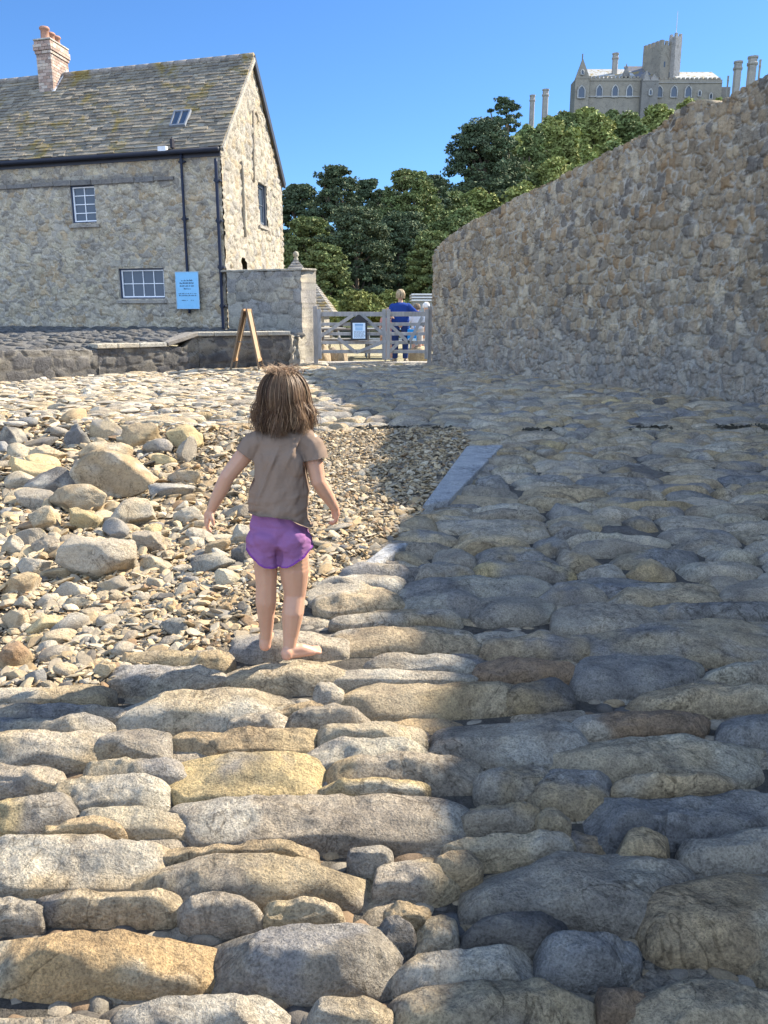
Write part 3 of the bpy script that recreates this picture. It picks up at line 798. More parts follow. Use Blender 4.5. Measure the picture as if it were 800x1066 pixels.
def rubble(name, P0, P1, n, zb, zt, thick, cell, res, depth, seed, mat, pal=WP, mort=(.38, .35, .30), parent=None, holes=(), round_=0.0, weights=None, smear=.35, edge=(.05, .16), warp=.3, darkbase=None, back=True, loc=None):
    P0 = np.asarray(P0, float)[:2]; P1 = np.asarray(P1, float)[:2]; L = np.linalg.norm(P1-P0); ex = (P1-P0)/L; n = np.asarray(n, float)[:2]
    ns = int(L/res)+1; S = np.linspace(0, L, ns); ZB = zb(S) if callable(zb) else np.full(ns, float(zb)); ZT = zt(S) if callable(zt) else np.full(ns, float(zt))
    nz = max(3, int((ZT.max()-ZB.min())/res)+1); tt = np.linspace(0, 1, nz)
    SS = np.repeat(S[None], nz, 0).ravel(); ZZ = (ZB[None]+(ZT-ZB)[None]*tt[:, None]).ravel(); TT = np.repeat(tt, ns)
    p = np.stack([SS, ZZ, np.full(len(SS), seed*3.1)], 1)
    w1 = fbm(p*2.2/cell[0]*.35, seed, 3); w2 = fbm(p*2.2/cell[0]*.35+31, seed+7, 3)
    xq = SS/cell[0]+warp*w1*1.6; yq = ZZ/cell[1]+warp*w2*1.6
    xq = xq+.5*(np.floor(yq) % 2)
    f1, f2, ia, ib = vor2(xq, yq, seed); e = f2-f1
    hgt = sstep(0, .32, e); rk = _h(ia, ib, ia*0, seed+3); rc = _h(ia, ib, ia*0, seed+4); rj = _h(ia, ib, ia*0, seed+6)
    fine = fbm(p*9, seed+1, 4); med = fbm(p*3.5, seed+2, 3)
    disp = depth*(hgt*(.45+.75*rk)+.35*fine+.35*med)
    if round_:
        for dd in (SS, L-SS) if round_ > 0 else (SS,):
            q = np.clip(dd/abs(round_), 0, 1); disp = disp-abs(round_)*(1-np.sqrt(1-(1-q)**2))*.9
    pt = fbm(np.stack([SS*1.1, ZZ*1.1, SS*0+9], 1), seed+11, 3)
    mfac = (1-sstep(edge[0], edge[1], e))
    mfac = np.clip(mfac+smear*sstep(.05, .5, pt+.5*fine)*sstep(-.2, .4, fine), 0, 1)
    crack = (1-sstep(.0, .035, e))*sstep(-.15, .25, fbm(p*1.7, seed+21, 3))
    palv = np.array(pal); cidx = np.floor(rc*len(pal)*.9999).astype(int)
    if weights is not None:
        cum = np.cumsum(weights)/sum(weights); cidx = np.searchsorted(cum, rc)
        cidx = np.minimum(cidx, len(pal)-1)
    col = palv[cidx]*(.85+.3*rj)[:, None]*(1+.15*med)[:, None]
    col = col*(1-mfac[:, None])+np.array(mort)*(1+.12*fine)[:, None]*mfac[:, None]
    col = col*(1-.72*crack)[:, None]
    if darkbase is not None: col = darkbase(SS, ZZ, col, fine, med)
    v = np.zeros((len(SS), 3)); v[:, :2] = P0+ex*SS[:, None]+n*disp[:, None]; v[:, 2] = ZZ
    # ragged crest
    v[:, 2] += np.where(TT > .999, .03*fbm(p*3, seed+5, 3)+.02*hgt-.02, 0)
    jj = np.arange(nz-1); ii = np.arange(ns-1); a = (jj[:, None]*ns+ii[None]).ravel()
    cs = (S[:-1]+S[1:])/2; cS = np.repeat(cs[None], nz-1, 0).ravel(); tm = (tt[:-1]+tt[1:])/2
    cZ = (np.interp(cs, S, ZB)[None]+(np.interp(cs, S, ZT)-np.interp(cs, S, ZB))[None]*tm[:, None]).ravel()
    keep = np.ones(len(a), bool)
    for (s0, s1, z0, z1) in holes: keep &= ~((cS > s0) & (cS < s1) & (cZ > z0) & (cZ < z1))
    a = a[keep]; F = [np.stack([a, a+1, a+ns+1, a+ns], 1)]
    V = [v]; C = [col]; N0 = len(v)
    if back:
        st = max(1, int(.12/res)); id_ = np.unique(np.append(np.arange(0, ns, st), ns-1))
        top = v[(nz-1)*ns:][:]; 
        tb = np.zeros((ns, 3)); tb[:, :2] = P0+ex*S[:, None]-n*thick; tb[:, 2] = top[:, 2]-.02
        tmid = (top+tb)/2; tmid[:, 2] += .05*min(1, thick)+.02*fbm(np.stack([S*5, S*0, S*0], 1), seed+9, 3)
        bb = tb.copy(); bb[:, 2] = ZB
        V += [tmid, tb, bb]; cc = col[(nz-1)*ns:]; C += [cc, cc, cc]
        T = (nz-1)*ns+np.arange(ns); A = N0+np.arange(ns); B = A+ns; D = B+ns
        for x0, x1 in ((T, A), (A, B), (B, D)): F.append(np.stack([x0[:-1], x0[1:], x1[1:], x1[:-1]], 1))
        for e0 in (0, ns-1):      # ends
            colm = np.arange(nz)*ns+e0; k = len(np.concatenate(V))
            eb = v[colm].copy(); eb[:, :2] = (P0+ex*S[e0])-n*thick
            fr = fbm(eb*4, seed+8, 3)
            em = (v[colm]+eb)/2; em[:, :2] += ex*(1 if e0 else -1)*(.03+.02*fr[:, None])
            V += [em, eb]; C += [col[colm], col[colm]]
            m1 = k+np.arange(nz); m2 = m1+nz
            q1 = np.stack([colm[:-1], m1[:-1], m1[1:], colm[1:]], 1); q2 = np.stack([m1[:-1], m2[:-1], m2[1:], m1[1:]], 1)
            if e0: q1, q2 = q1[:, ::-1], q2[:, ::-1]
            F += [q1, q2]
    V = np.concatenate(V)
    c = (P0[0], P0[1], float(ZB.min())) if loc is None else loc
    return mk(name, V, [np.concatenate(F)], mat, parent, np.concatenate(C), True, loc=c)

# big sea wall on the right
wd_ = (WB-WA)/np.linalg.norm(WB-WA); wn = np.array([wd_[1], -wd_[0]]); wn = wn if wn@(-WB) > 0 else -wn
crest = [(447,292),(448,272),(453,262),(462,251),(476,240),(500,226),(540,205),(580,186),(606,172),(640,155),(666,142),(689,132),(703,117),(717,109),(728,104),(735,104),(742,109),(749,108),(770,94),(800,76)]
cs_, cz_ = [], []
for u, v in crest:
    h = hit(u, v, (WA[0], WA[1], 0), (wn[0], wn[1], 0)); cs_.append((h[:2]-WA)@wd_); cz_.append(h[2])
LW = np.linalg.norm(WB-WA)
cs_ = np.array(cs_); cz_ = np.array(cz_)
def wtop(S): return np.interp(S, np.concatenate([cs_, [LW+.5, LW+1.8]]), np.concatenate([cz_, [cz_[-1]+.5, 5.3]]))
PW = [(.43, .335, .225), (.36, .285, .195), (.31, .265, .205), (.48, .385, .26), (.38, .265, .155), (.22, .195, .165), (.52, .44, .32)]
def wbase(S, Z, col, fine, med):
    f = sstep(1.6, .2, Z+.6*med+.5*fine)[:, None]*.5; c = np.array([.36, .35, .34])*(1+.25*fine)[:, None]; return col*(1-f)+c*f
WC = WB+wd_*1.3
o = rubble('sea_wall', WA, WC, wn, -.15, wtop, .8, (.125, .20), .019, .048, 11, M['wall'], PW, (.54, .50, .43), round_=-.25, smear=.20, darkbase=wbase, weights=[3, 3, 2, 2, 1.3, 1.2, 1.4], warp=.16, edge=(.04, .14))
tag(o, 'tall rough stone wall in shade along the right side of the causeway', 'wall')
# its continuation towards the camera, outside the frame, which throws the shade over the stones
WD = np.array([5.85, -6.0])
wn2 = np.array([-1., 0.])
def wtop2(S): return 5.12+.16*sstep(4, 0, S)-.14*np.exp(-((S-5.4)/.9)**2)+.05*np.sin(S*2.3)+.05*np.sin(S*5.1)
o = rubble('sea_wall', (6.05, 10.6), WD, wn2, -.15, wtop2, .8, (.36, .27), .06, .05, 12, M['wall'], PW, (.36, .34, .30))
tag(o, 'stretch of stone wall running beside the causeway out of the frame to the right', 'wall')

# ------------------------------------------------------------------ house
HC = np.array([-4.1, 22.0]); hw = np.array([-6.5, 2.1]); hw /= np.linalg.norm(hw); HD = np.array([-3.34, 28.3]); gd = (HD-HC); GL = np.linalg.norm(gd); gd = gd/GL
n1 = np.array([-hw[1], hw[0]]); n1 = n1 if n1[1] < 0 else -n1
n2 = np.array([gd[1], -gd[0]]); n2 = n2 if n2[0] > 0 else -n2
ZE, ZR, ZB0 = 5.32, 8.22, .45; HL = 15.0
house = empty('stone_house', (HC[0], HC[1], .6)); tag(house, 'old stone house with slate roof, brick chimney and small-paned windows', 'house')
def onwall(u, v): h = hit(u, v, (HC[0], HC[1], 0), (n1[0], n1[1], 0)); return (h[:2]-HC)@hw, h[2]
def ongab(u, v): h = hit(u, v, (HC[0], HC[1], 0), (n2[0], n2[1], 0)); return (h[:2]-HC)@gd, h[2]
W1 = onwall(98.5, 192), onwall(76, 232.5); W2 = onwall(170.5, 279), onwall(126, 311)
wins = [(W1[0][0], W1[1][0], W1[1][1], W1[0][1]), (W2[0][0], W2[1][0], W2[1][1], W2[0][1])]
HP = [(.47, .40, .29), (.43, .375, .29), (.38, .345, .29), (.50, .44, .325), (.44, .345, .23), (.34, .31, .265), (.48, .42, .325)]
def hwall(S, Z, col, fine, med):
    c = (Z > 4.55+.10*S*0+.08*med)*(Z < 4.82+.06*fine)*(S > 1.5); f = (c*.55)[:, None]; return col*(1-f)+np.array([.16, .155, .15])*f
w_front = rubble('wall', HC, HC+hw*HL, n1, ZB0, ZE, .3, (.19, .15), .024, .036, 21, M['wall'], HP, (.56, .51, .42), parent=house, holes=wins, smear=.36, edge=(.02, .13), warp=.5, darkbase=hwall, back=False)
RG = GL/2
def gtop(S): return ZE+.02+(ZR-.1-ZE)*(1-np.abs(S-RG)/RG)
GW = ongab(268, 188), ongab(278, 236); gwin = (GW[0][0], GW[1][0], GW[1][1], ongab(268, 189)[1])
GV = ongab(251.5, 268), ongab(256, 281); gvent = (GV[0][0], GV[1][0], GV[1][1], GV[0][1])
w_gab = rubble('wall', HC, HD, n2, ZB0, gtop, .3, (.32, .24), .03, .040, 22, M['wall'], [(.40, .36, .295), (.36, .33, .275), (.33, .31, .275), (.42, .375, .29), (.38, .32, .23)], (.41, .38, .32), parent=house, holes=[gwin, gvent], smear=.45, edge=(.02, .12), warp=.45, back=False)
def fr(o, e, n):      # local frame helper: s along e, t outward, z up
    e3 = np.array([e[0], e[1], 0]); n3 = np.array([n[0], n[1], 0]); z3 = np.array([0, 0, 1.])
    def b(mb, s0, s1, t0, t1, z0, z1, c=None):
        cc = np.array([o[0], o[1], 0])+e3*(s0+s1)/2+n3*(t0+t1)/2+z3*(z0+z1)/2
        mb.box(cc, (abs(s1-s0), abs(t1-t0), abs(z1-z0)), (e3, n3, z3), c)
    return b
bw = fr(HC, hw, n1); bg = fr(HC, gd, n2)
# core of the house (back and left walls, floor edge)
core = MB()
bw(core, HL-.3, HL, -GL+.3, -.35, ZB0, ZE, HP[0])
q0, q1, q2, q3 = HD+hw*0, HD+hw*HL, HD+hw*HL-gd*.3, HD-gd*.3
core.hexa([(q[0], q[1], ZB0) for q in (q3, q0, q1, q2)]+[(q[0], q[1], ZE) for q in (q3, q0, q1, q2)], HP[0])
core.build('wall', M['wall'], house)
def window(b, s0, s1, z0, z1, cols, rws, framecol, barcol, glass_t=-.10, fw=.03, sash=False, sill=True, dark=(.02, .035, .075)):
    f = MB()
    rv = .05
    for a0, a1, c0, c1 in ((s0-rv, s0, z0-rv, z1+rv), (s1, s1+rv, z0-rv, z1+rv), (s0, s1, z1, z1+rv), (s0, s1, z0-rv, z0)):
        b(f, a0, a1, -.16, .004, c0, c1, (.34, .31, .26))
    for a0, a1, c0, c1 in ((s0, s0+.035, z0, z1), (s1-.035, s1, z0, z1), (s0+.035, s1-.035, z1-.035, z1), (s0+.035, s1-.035, z0, z0+.035)):
        b(f, a0, a1, -.14, -.035, c0, c1, dark)
    fo = f.build('window', M['paint'], house)
    k = MB(); S0, S1, Z0, Z1 = s0+.035, s1-.035, z0+.035, z1-.035
    for a0, a1, c0, c1 in ((S0, S0+fw, Z0, Z1), (S1-fw, S1, Z0, Z1), (S0+fw, S1-fw, Z1-fw, Z1), (S0+fw, S1-fw, Z0, Z0+fw)):
        b(k, a0, a1, glass_t-.02, glass_t+.035, c0, c1, barcol)
    for i in range(1, cols):
        x = S0+(S1-S0)*i/cols; b(k, x-.0085, x+.0085, glass_t-.012, glass_t+.022, Z0+fw, Z1-fw, barcol)
    for i in range(1, rws):
        z = Z0+(Z1-Z0)*i/rws; b(k, S0+fw, S1-fw, glass_t-.010, glass_t+.020, z-.0085, z+.0085, barcol)
    k.build('frame', M['paint'], fo)
    g = MB(); b(g, S0+fw*.5, S1-fw*.5, glass_t-.008, glass_t, Z0+fw*.5, Z1-fw*.5, (.05, .07, .1)); g.build('pane', M['glass'], fo)
    g = MB(); b(g, s0, s1, -.45, -.40, z0, z1, (.03, .03, .035)); b(g, s0, s1, -.40, -.16, z0-.02, z0, (.1, .1, .1)); g.build('reveal', M['paint'], fo)
    if sill:
        g = MB(); b(g, s0-.08, s1+.08, -.05, .07, z0-rv-.07, z0-rv+.01, (.36, .33, .29)); g.build('sill', M['wall'], fo)
    return fo
window(bw, *wins[0], 2, 4, None, (.78, .80, .83))
window(bw, *wins[1], 4, 2, None, (.78, .80, .83))
window(bg, *gwin, 2, 2, None, (.10, .12, .15), fw=.06)
g = MB(); bg(g, gvent[0]-.02, gvent[1]+.02, -.2, -.12, gvent[2], gvent[3], (.03, .03, .03)); g.build('vent', M['paint'], house)
# lintels and string course
for (s0, s1, z0, z1) in wins: g = MB(); bw(g, s0-.18, s1+.18, -.02, .028, z1+.05, z1+.23, (.40, .37, .31)); g.build('lintel', M['wall'], house, bevel=.01)
g = MB(); r = np.random.default_rng(2); s = 1.35
while s < HL-.4:
    l = r.uniform(.5, .9); bw(g, s, s+l-.02, -.02, .06+r.uniform(-.01, .015), 4.60+r.uniform(-.015, .015), 4.72+r.uniform(-.03, .03), jit((.20, .19, .18), r)); s += l
g.build('string_course', M['wall'], house, bevel=.012)
# quoins on the corner
# roof: real slates on the front slope, plain rear slope
e3 = np.array([hw[0], hw[1], 0]); RPT = np.array([*(HC+gd*RG), ZR]); EPT = np.array([*(HC-gd*.12), ZE-.02]); up = RPT-EPT; SL = np.linalg.norm(up); up /= SL; rn = np.cross(e3, up); rn = rn if rn[2] > 0 else -rn
rf = MB(); r = np.random.default_rng(8); NC = 27
for i in range(NC):
    y0 = SL*i/NC; y1 = SL*(i+1.35)/NC
    y1 = min(y1, SL+.02); s = -.13-r.uniform(0, .2)
    while s < HL+.1:
        l = r.uniform(.16, .42)*(1.15-.4*i/NC); a, b_ = max(s, -.10), s+l-.006
        if b_ > a:
            th = r.uniform(.016, .034); lift = r.uniform(0, .012); yy = y0+r.uniform(-.018, .018); rr = r.random()
            base = (.20, .185, .165) if rr < .5 else ((.27, .25, .22) if rr < .75 else ((.13, .125, .125) if rr < .92 else (.33, .30, .25)))
            pts = []
            for (yv, zo) in ((yy, lift+.012), (y1, -.01)):
                pass
            B0 = EPT+e3*a+up*yy+rn*(.012+lift); B1 = EPT+e3*b_+up*(yy+r.uniform(-.008, .008))+rn*(.012+lift+r.uniform(-.006, .006)); B2 = EPT+e3*b_+up*y1+rn*(-.008); B3 = EPT+e3*a+up*y1+rn*(-.008)
            rf.hexa([B1, B0, B3, B2]+[q+rn*th for q in (B1, B0, B3, B2)], jit((np.array(base)*.6+np.array([.21, .195, .17])*.4)*[1.05, 1, .90], r, .15))
        s += l
# under-deck and back slope
RB = np.array([*(HD+gd*.12), ZE-.02])
def deck(P0_, P1_, off, c):
    a = P0_-e3*.06-[0, 0, off]; b_ = P0_+e3*(HL+.1)-[0, 0, off]; c_ = P1_+e3*(HL+.1)-[0, 0, off]; d_ = P1_-e3*.06-[0, 0, off]
    rf.hexa([a-[0, 0, .07], b_-[0, 0, .07], c_-[0, 0, .07], d_-[0, 0, .07], a, b_, c_, d_], c)
deck(EPT+rn*.0, RPT, .012, (.08, .08, .08)); deck(RB, RPT+[0, 0, .0], -.03, (.14, .13, .12))
roof = rf.build('roof', M['slate'], house)
g = MB(); s = -.1
while s < HL:
    l = .42; c = RPT+e3*(s+l/2)+[0, 0, .03]; g.tube([c-e3*(l/2-.006), c+e3*(l/2-.006)], .085, 8, jit((.26, .24, .22), r)); s += l
g.build('ridge_tile', M['slate'], roof, smooth=True)
# verge: pale cut edge on the front slope, dark bargeboard on the rear slope
g = MB(); e_off = -e3*.10
g.bar(EPT+e_off-[0, 0, .06], RPT+e_off-[0, 0, .06], .10, .07, np.array([0, 0, 1.]), (.42, .39, .33)); g.build('verge', M['wall'], roof)
g = MB(); g.bar(RB-e3*.10+[0, 0, .0], RPT-e3*.10+[0, 0, .0], .20, .05, np.array([0, 0, 1.]), (.03, .035, .05)); g.build('bargeboard', M['paint'], roof)
# gutter and fascia
g = MB(); ge = EPT+np.array([n1[0], n1[1], 0])*.10+[0, 0, -.06]
g.tube([ge-e3*.05, ge+e3*HL], .055, 8, (.018, .022, .035)); g.build('gutter', M['iron'], roof, smooth=True)
g = MB(); bw(g, -.02, HL, .03, .055, ZE-.21, ZE-.05, (.02, .024, .04)); g.build('fascia', M['paint'], roof)
# skylight
def onroof(u, v): return hit(u, v, EPT, rn)
k4 = [onroof(*q) for q in ((177.5, 134.5), (194, 133), (200.5, 117), (183, 118.5))]
def rquad(mb, q, t0, t1, c):
    q = [np.asarray(x) for x in q]; mb.hexa([x+rn*t0 for x in q]+[x+rn*t1 for x in q], c)
def lerp2(q, a, b_): return (q[0]*(1-a)+q[1]*a)*(1-b_)+(q[3]*(1-a)+q[2]*a)*b_
sk = MB()
for a0, a1, b0, b1 in ((0, .09, 0, 1), (.91, 1, 0, 1), (.455, .545, .08, .92), (.09, .91, 0, .08), (.09, .91, .92, 1)):
    rquad(sk, [lerp2(k4, a0, b0), lerp2(k4, a1, b0), lerp2(k4, a1, b1), lerp2(k4, a0, b1)], .02, .10, (.16, .18, .21))
so = sk.build('skylight', M['iron'], roof)
gp = MB(); rquad(gp, [lerp2(k4, a, b_) for a, b_ in ((.05, .04), (.95, .04), (.95, .96), (.05, .96))], .04, .075, (.05, .06, .08)); gp.build('pane', M['glass'], so)
# chimney
cb = onroof(56.5, 96); cp = np.array([cb[0], cb[1]])
ctop = EYE+(P(56, 41, cp[1])[2]-EYE)
def chb(mb, s0, s1, t0, t1, z0, z1, c): fr(cp, hw, n1)(mb, s0, s1, t0, t1, z0, z1, c)
ch = MB(); r = np.random.default_rng(6); zz = cb[2]-.9; cw, cd = .52, 1.05
BRC = [(.34, .245, .20), (.40, .31, .26), (.29, .215, .18), (.46, .39, .33), (.40, .33, .28)]
bh = .085; lay = 0
ng = -n1
def cbox(mb, s0, s1, d0, d1, z0, z1, c):   # d along gable direction (into depth)
    e = np.array([hw[0], hw[1], 0]); g_ = np.array([gd[0], gd[1], 0]); o_ = np.array([cp[0], cp[1], 0])
    pts = [o_+e*s+g_*d+np.array([0, 0, z]) for z in (z0, z1) for s, d in ((s0, d0), (s0, d1), (s1, d1), (s1, d0))]
    mb.hexa(pts, c)
cbox(ch, .01, cw-.01, .01, cd-.01, zz, ctop, (.36, .33, .29))
while zz < ctop-.06:
    off = (lay % 2)*.11; out = 0 if zz < ctop-.42 else (.03 if zz < ctop-.30 else (.06 if zz < ctop-.14 else .03))
    s = -out
    while s < cw+out-.02:
        e_ = min(s+(.22 if s > -out else .22-off), cw+out); cbox(ch, s+.005, e_-.005, -out, .05, zz+.005, zz+bh-.006, jit(BRC[r.integers(5)], r)); s = e_
    d = .05-out*0
    while d < cd+out-.02:
        e_ = min(d+(.22 if d > .05 else .11+off), cd+out); cbox(ch, -out, .05, d+.005, e_-.005, zz+.005, zz+bh-.006, jit(BRC[r.integers(5)], r)); cbox(ch, cw-.05, cw+out, d+.005, e_-.005, zz+.005, zz+bh-.006, jit(BRC[r.integers(5)], r)); d = e_
    zz += bh; lay += 1
cho = ch.build('chimney', M['brick'], roof)
g = MB(); cbox(g, -.05, cw+.05, -.05, cd+.05, ctop, ctop+.05, (.5, .47, .42)); g.build('capping', M['wall'], cho, bevel=.02)
for i, d in enumerate((.2, .52, .84)):
    c = np.array([*(cp+hw*cw*.5+gd*d), ctop+.05]); H_ = .36 if i == 0 else .30
    g = MB(); g.lathe(c, [(.14, 0), (.125, .05), (.115, H_*.75), (.15, H_*.8), (.15, H_*.9), (.125, H_), (.10, H_), (.09, H_*.4)], 14, (.34, .19, .135)); g.build('chimney_pot', M['clay'], cho, smooth=True)
g = MB(); fl = cb+rn*.03
g.bar(cb+rn*.03-up*.02-np.array([hw[0], hw[1], 0])*.02, cb+rn*.03+up*(1.15)-np.array([hw[0], hw[1], 0])*.02, .04, .08, rn, (.55, .55, .55)); g.build('flashing', M['iron'], cho)
# down pipes
def pipe(px_pts, rad, out, clips, nm='downpipe'):
    pts = []
    for u, v in px_pts: h = onwall(u, v); pts.append(np.array([*(HC+hw*h[0]+n1*out), h[1]]))
    s_ = np.mean([(p_[:2]-HC)@hw for p_ in pts]); 
    for p_ in pts: p_[:2] = HC+hw*s_+n1*out
    g = MB(); g.tube([pts[0], *[pts[0]*(1-t)+pts[-1]*t for t in np.linspace(.02, .98, 6)], pts[-1]], rad, 10, (.015, .022, .045)); po = g.build(nm, M['iron'], house, smooth=True)
    for t in clips:
        g = MB(); c = pts[0]*(1-t)+pts[-1]*t; g.tube([c-[0, 0, .05], c+[0, 0, .05]], rad*1.45, 10, (.02, .026, .045)); bw(g, s_-.09, s_+.09, .0, out, c[2]-.02, c[2]+.02, (.02, .026, .045))
        g.build('bracket', M['iron'], po, smooth=False)
pipe([(193, 160), (197, 326)], .034, .09, (.05, .4, .75))
pipe([(226, 166), (236, 344)], .042, .11, (.12, .35, .62, .85))
# security lamp on the gutter
g = MB(); h = onwall(174, 152); c = np.array([*(HC+hw*h[0]+n1*.2), ZE+.02]); e3n = np.array([n1[0], n1[1], 0])
g.box(c+[0, 0, -.02], (.24, .12, .13), (e3, e3n, np.array([0, 0, 1.])), (.55, .58, .62)); g.box(c+e3*-.28+[0, 0, .10], (.07, .12, .22), (e3, e3n, np.array([0, 0, 1.])), (.02, .02, .03)); g.tube([c+e3*-.28+[0, 0, -.1], c+e3*-.28+[0, 0, .25]], .02, 6, (.02, .02, .03))
g.build('floodlight', M['iron'], house, bevel=.01)
# gable details: vertical chase pipe and curved hood stone
g = MB(); a = ongab(250.5, 168); b_ = ongab(251, 246); pts = [np.array([*(HC+gd*a[0]+n2*.05), z]) for z in np.linspace(a[1], b_[1], 7)]
g.tube(pts, .05, 8, (.38, .34, .27)); g.build('chase_pipe', M['wall'], house, smooth=True)
g = MB(); a = ongab(265, 126); c0 = np.array([*(HC+gd*a[0]+n2*.03), a[1]]); gg = np.array([gd[0], gd[1], 0])
g.tube([c0+gg*(.26*math.cos(t))+np.array([0, 0, .26*math.sin(t)]) for t in np.linspace(.1, 2.6, 9)]+[c0+gg*-.32+np.array([0, 0, -.9]), c0+gg*-.45+np.array([0, 0, -1.7])], .05, 8, (.36, .31, .24)); g.build('hood_stone', M['wall'], house, smooth=True)

# blue notice on the wall
A_ = onwall(186.5, 284); B_ = onwall(211, 321); s0, s1, z0, z1 = B_[0], A_[0], B_[1], A_[1]
nb = empty('notice_board', (*(HC+hw*(s0+s1)/2+n1*.16), z0)); tag(nb, 'pale blue notice with dark lettering fixed on the house wall over a pipe', 'sign')
g = MB(); bw(g, s0, s1, .145, .165, z0, z1, (.20, .47, .72)); g.build('panel', M['paint'], nb, bevel=.004)
g = MB()
for a0, a1, c0, c1 in ((s0-.015, s0, z0-.015, z1+.015), (s1, s1+.015, z0-.015, z1+.015), (s0, s1, z1, z1+.015), (s0, s1, z0-.015, z0)): bw(g, a0, a1, .14, .172, c0, c1, (.30, .50, .68))
g.build('frame', M['paint'], nb)
g = MB(); r = np.random.default_rng(12)
Wd, Hd = s1-s0, z1-z0
def line(yc, x0, x1, hgt):     # too small to read in the photograph: word-like marks of the same length
    x = x0
    while x < x1-.02:
        wl = r.uniform(.05, .15)
        xe = min(x+wl, x1); k = x
        while k < xe-.008:
            lw = r.uniform(.010, .020); hh = hgt*r.choice([.55, .6, .9, 1.0])
            bw(g, s1-Wd*k-Wd*lw, s1-Wd*k, .165, .168, z1-Hd*yc-.5*hgt*Hd, z1-Hd*yc-.5*hgt*Hd+hh*Hd, (.02, .05, .11)); k += lw+.009
        x = xe+.03
for yc, x0, x1, hh in ((.22, .24, .76, .045), (.295, .16, .84, .045), (.37, .16, .84, .045), (.45, .34, .66, .045), (.585, .08, .92, .034), (.64, .1, .9, .034), (.775, .22, .52, .026), (.775, .64, .78, .026)): line(yc, x0, x1, hh)
g.build('lettering', M['paint'], nb)

# ------------------------------------------------------------------ yard wall, terrace
YP = np.array([-1.92, 19.75]); YH = np.array([-4.02, 21.75]); yd = (YH-YP)/np.linalg.norm(YH-YP); yn = np.array([yd[1], -yd[0]]); yn = yn if yn[1] < 0 else -yn
yz = hit(325, 281, (YP[0], YP[1], 0), (yn[0], yn[1], 0))[2]
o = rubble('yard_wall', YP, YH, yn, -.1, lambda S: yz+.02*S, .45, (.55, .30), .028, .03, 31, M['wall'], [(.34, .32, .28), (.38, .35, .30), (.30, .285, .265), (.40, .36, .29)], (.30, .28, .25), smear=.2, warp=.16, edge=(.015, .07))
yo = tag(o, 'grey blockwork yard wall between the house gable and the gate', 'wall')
g = MB(); e = np.array([yd[0], yd[1], 0]); nn3 = np.array([yn[0], yn[1], 0]); L_ = np.linalg.norm(YH-YP); s = -.06; r = np.random.default_rng(4)
while s < L_:
    l = r.uniform(.5, .8); c = np.array([YP[0], YP[1], yz+.02*s+.05])+e*(s+l/2)-nn3*.2; g.box(c-[0, 0, .02], (l-.012, .47, .05), (e, nn3, np.array([0, 0, 1.])), jit((.38, .355, .30), r)); s += l
g.build('coping', M['wall'], yo, bevel=.015)

TP = [np.array(p) for p in ((-2.15, 19.05), (-4.05, 18.15), (-5.75, 16.65), (-6.9, 14.7), (-9.2, 11.6))]
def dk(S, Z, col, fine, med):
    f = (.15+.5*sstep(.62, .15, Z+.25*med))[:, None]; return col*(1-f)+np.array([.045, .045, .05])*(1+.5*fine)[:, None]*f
terr = empty('stone_terrace', (-4.0, 18.3, 0)); tag(terr, 'low dark stone terrace with cobbled slope below the house', 'terrace')
tops = [.80, .81, .60, .60, .64, .64]
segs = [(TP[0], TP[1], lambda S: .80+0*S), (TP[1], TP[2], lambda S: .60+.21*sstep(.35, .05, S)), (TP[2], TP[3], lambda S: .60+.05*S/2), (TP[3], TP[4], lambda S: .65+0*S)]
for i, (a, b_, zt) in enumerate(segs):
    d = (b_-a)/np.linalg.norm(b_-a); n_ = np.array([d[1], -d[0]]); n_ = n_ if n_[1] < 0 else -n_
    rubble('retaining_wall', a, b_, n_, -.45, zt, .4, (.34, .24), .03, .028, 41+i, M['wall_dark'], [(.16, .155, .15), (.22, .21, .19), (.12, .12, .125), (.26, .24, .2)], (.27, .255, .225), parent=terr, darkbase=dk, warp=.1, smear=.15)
    g = MB(); L_ = np.linalg.norm(b_-a); s = 0; r = np.random.default_rng(30+i)
    if i < 2:
        while s < L_:
            l = r.uniform(.45, .8); l = min(l, L_-s+.02); t0 = float(zt(np.array([s+.02]))); t1 = float(zt(np.array([s+l]))); c = np.array([*(a+d*(s+l/2)-n_*.17), (t0+t1)/2+.045])
            ax = np.array([d[0]*l, d[1]*l, t1-t0]); ax /= np.linalg.norm(ax); n3 = np.array([n_[0], n_[1], 0]); g.box(c, (l-.012, .48, .09), (ax, n3, np.cross(ax, n3)), jit((.46, .43, .36) if i == 0 or s > .2 else (.3, .28, .25), r)); s += l
        g.build('coping', M['wall'], terr, bevel=.015)
# right return of the terrace
d = (YP-TP[0]); d = d/np.linalg.norm(d)
rubble('retaining_wall', TP[0]+np.array([.03, -.02]), TP[0]+np.array([.42, 1.3]), np.array([.953, -.30]), -.2, .80, .3, (.42, .26), .03, .04, 47, M['wall'], [(.40, .37, .31), (.44, .41, .35), (.36, .34, .29)], (.40, .37, .31), parent=terr, warp=.2)
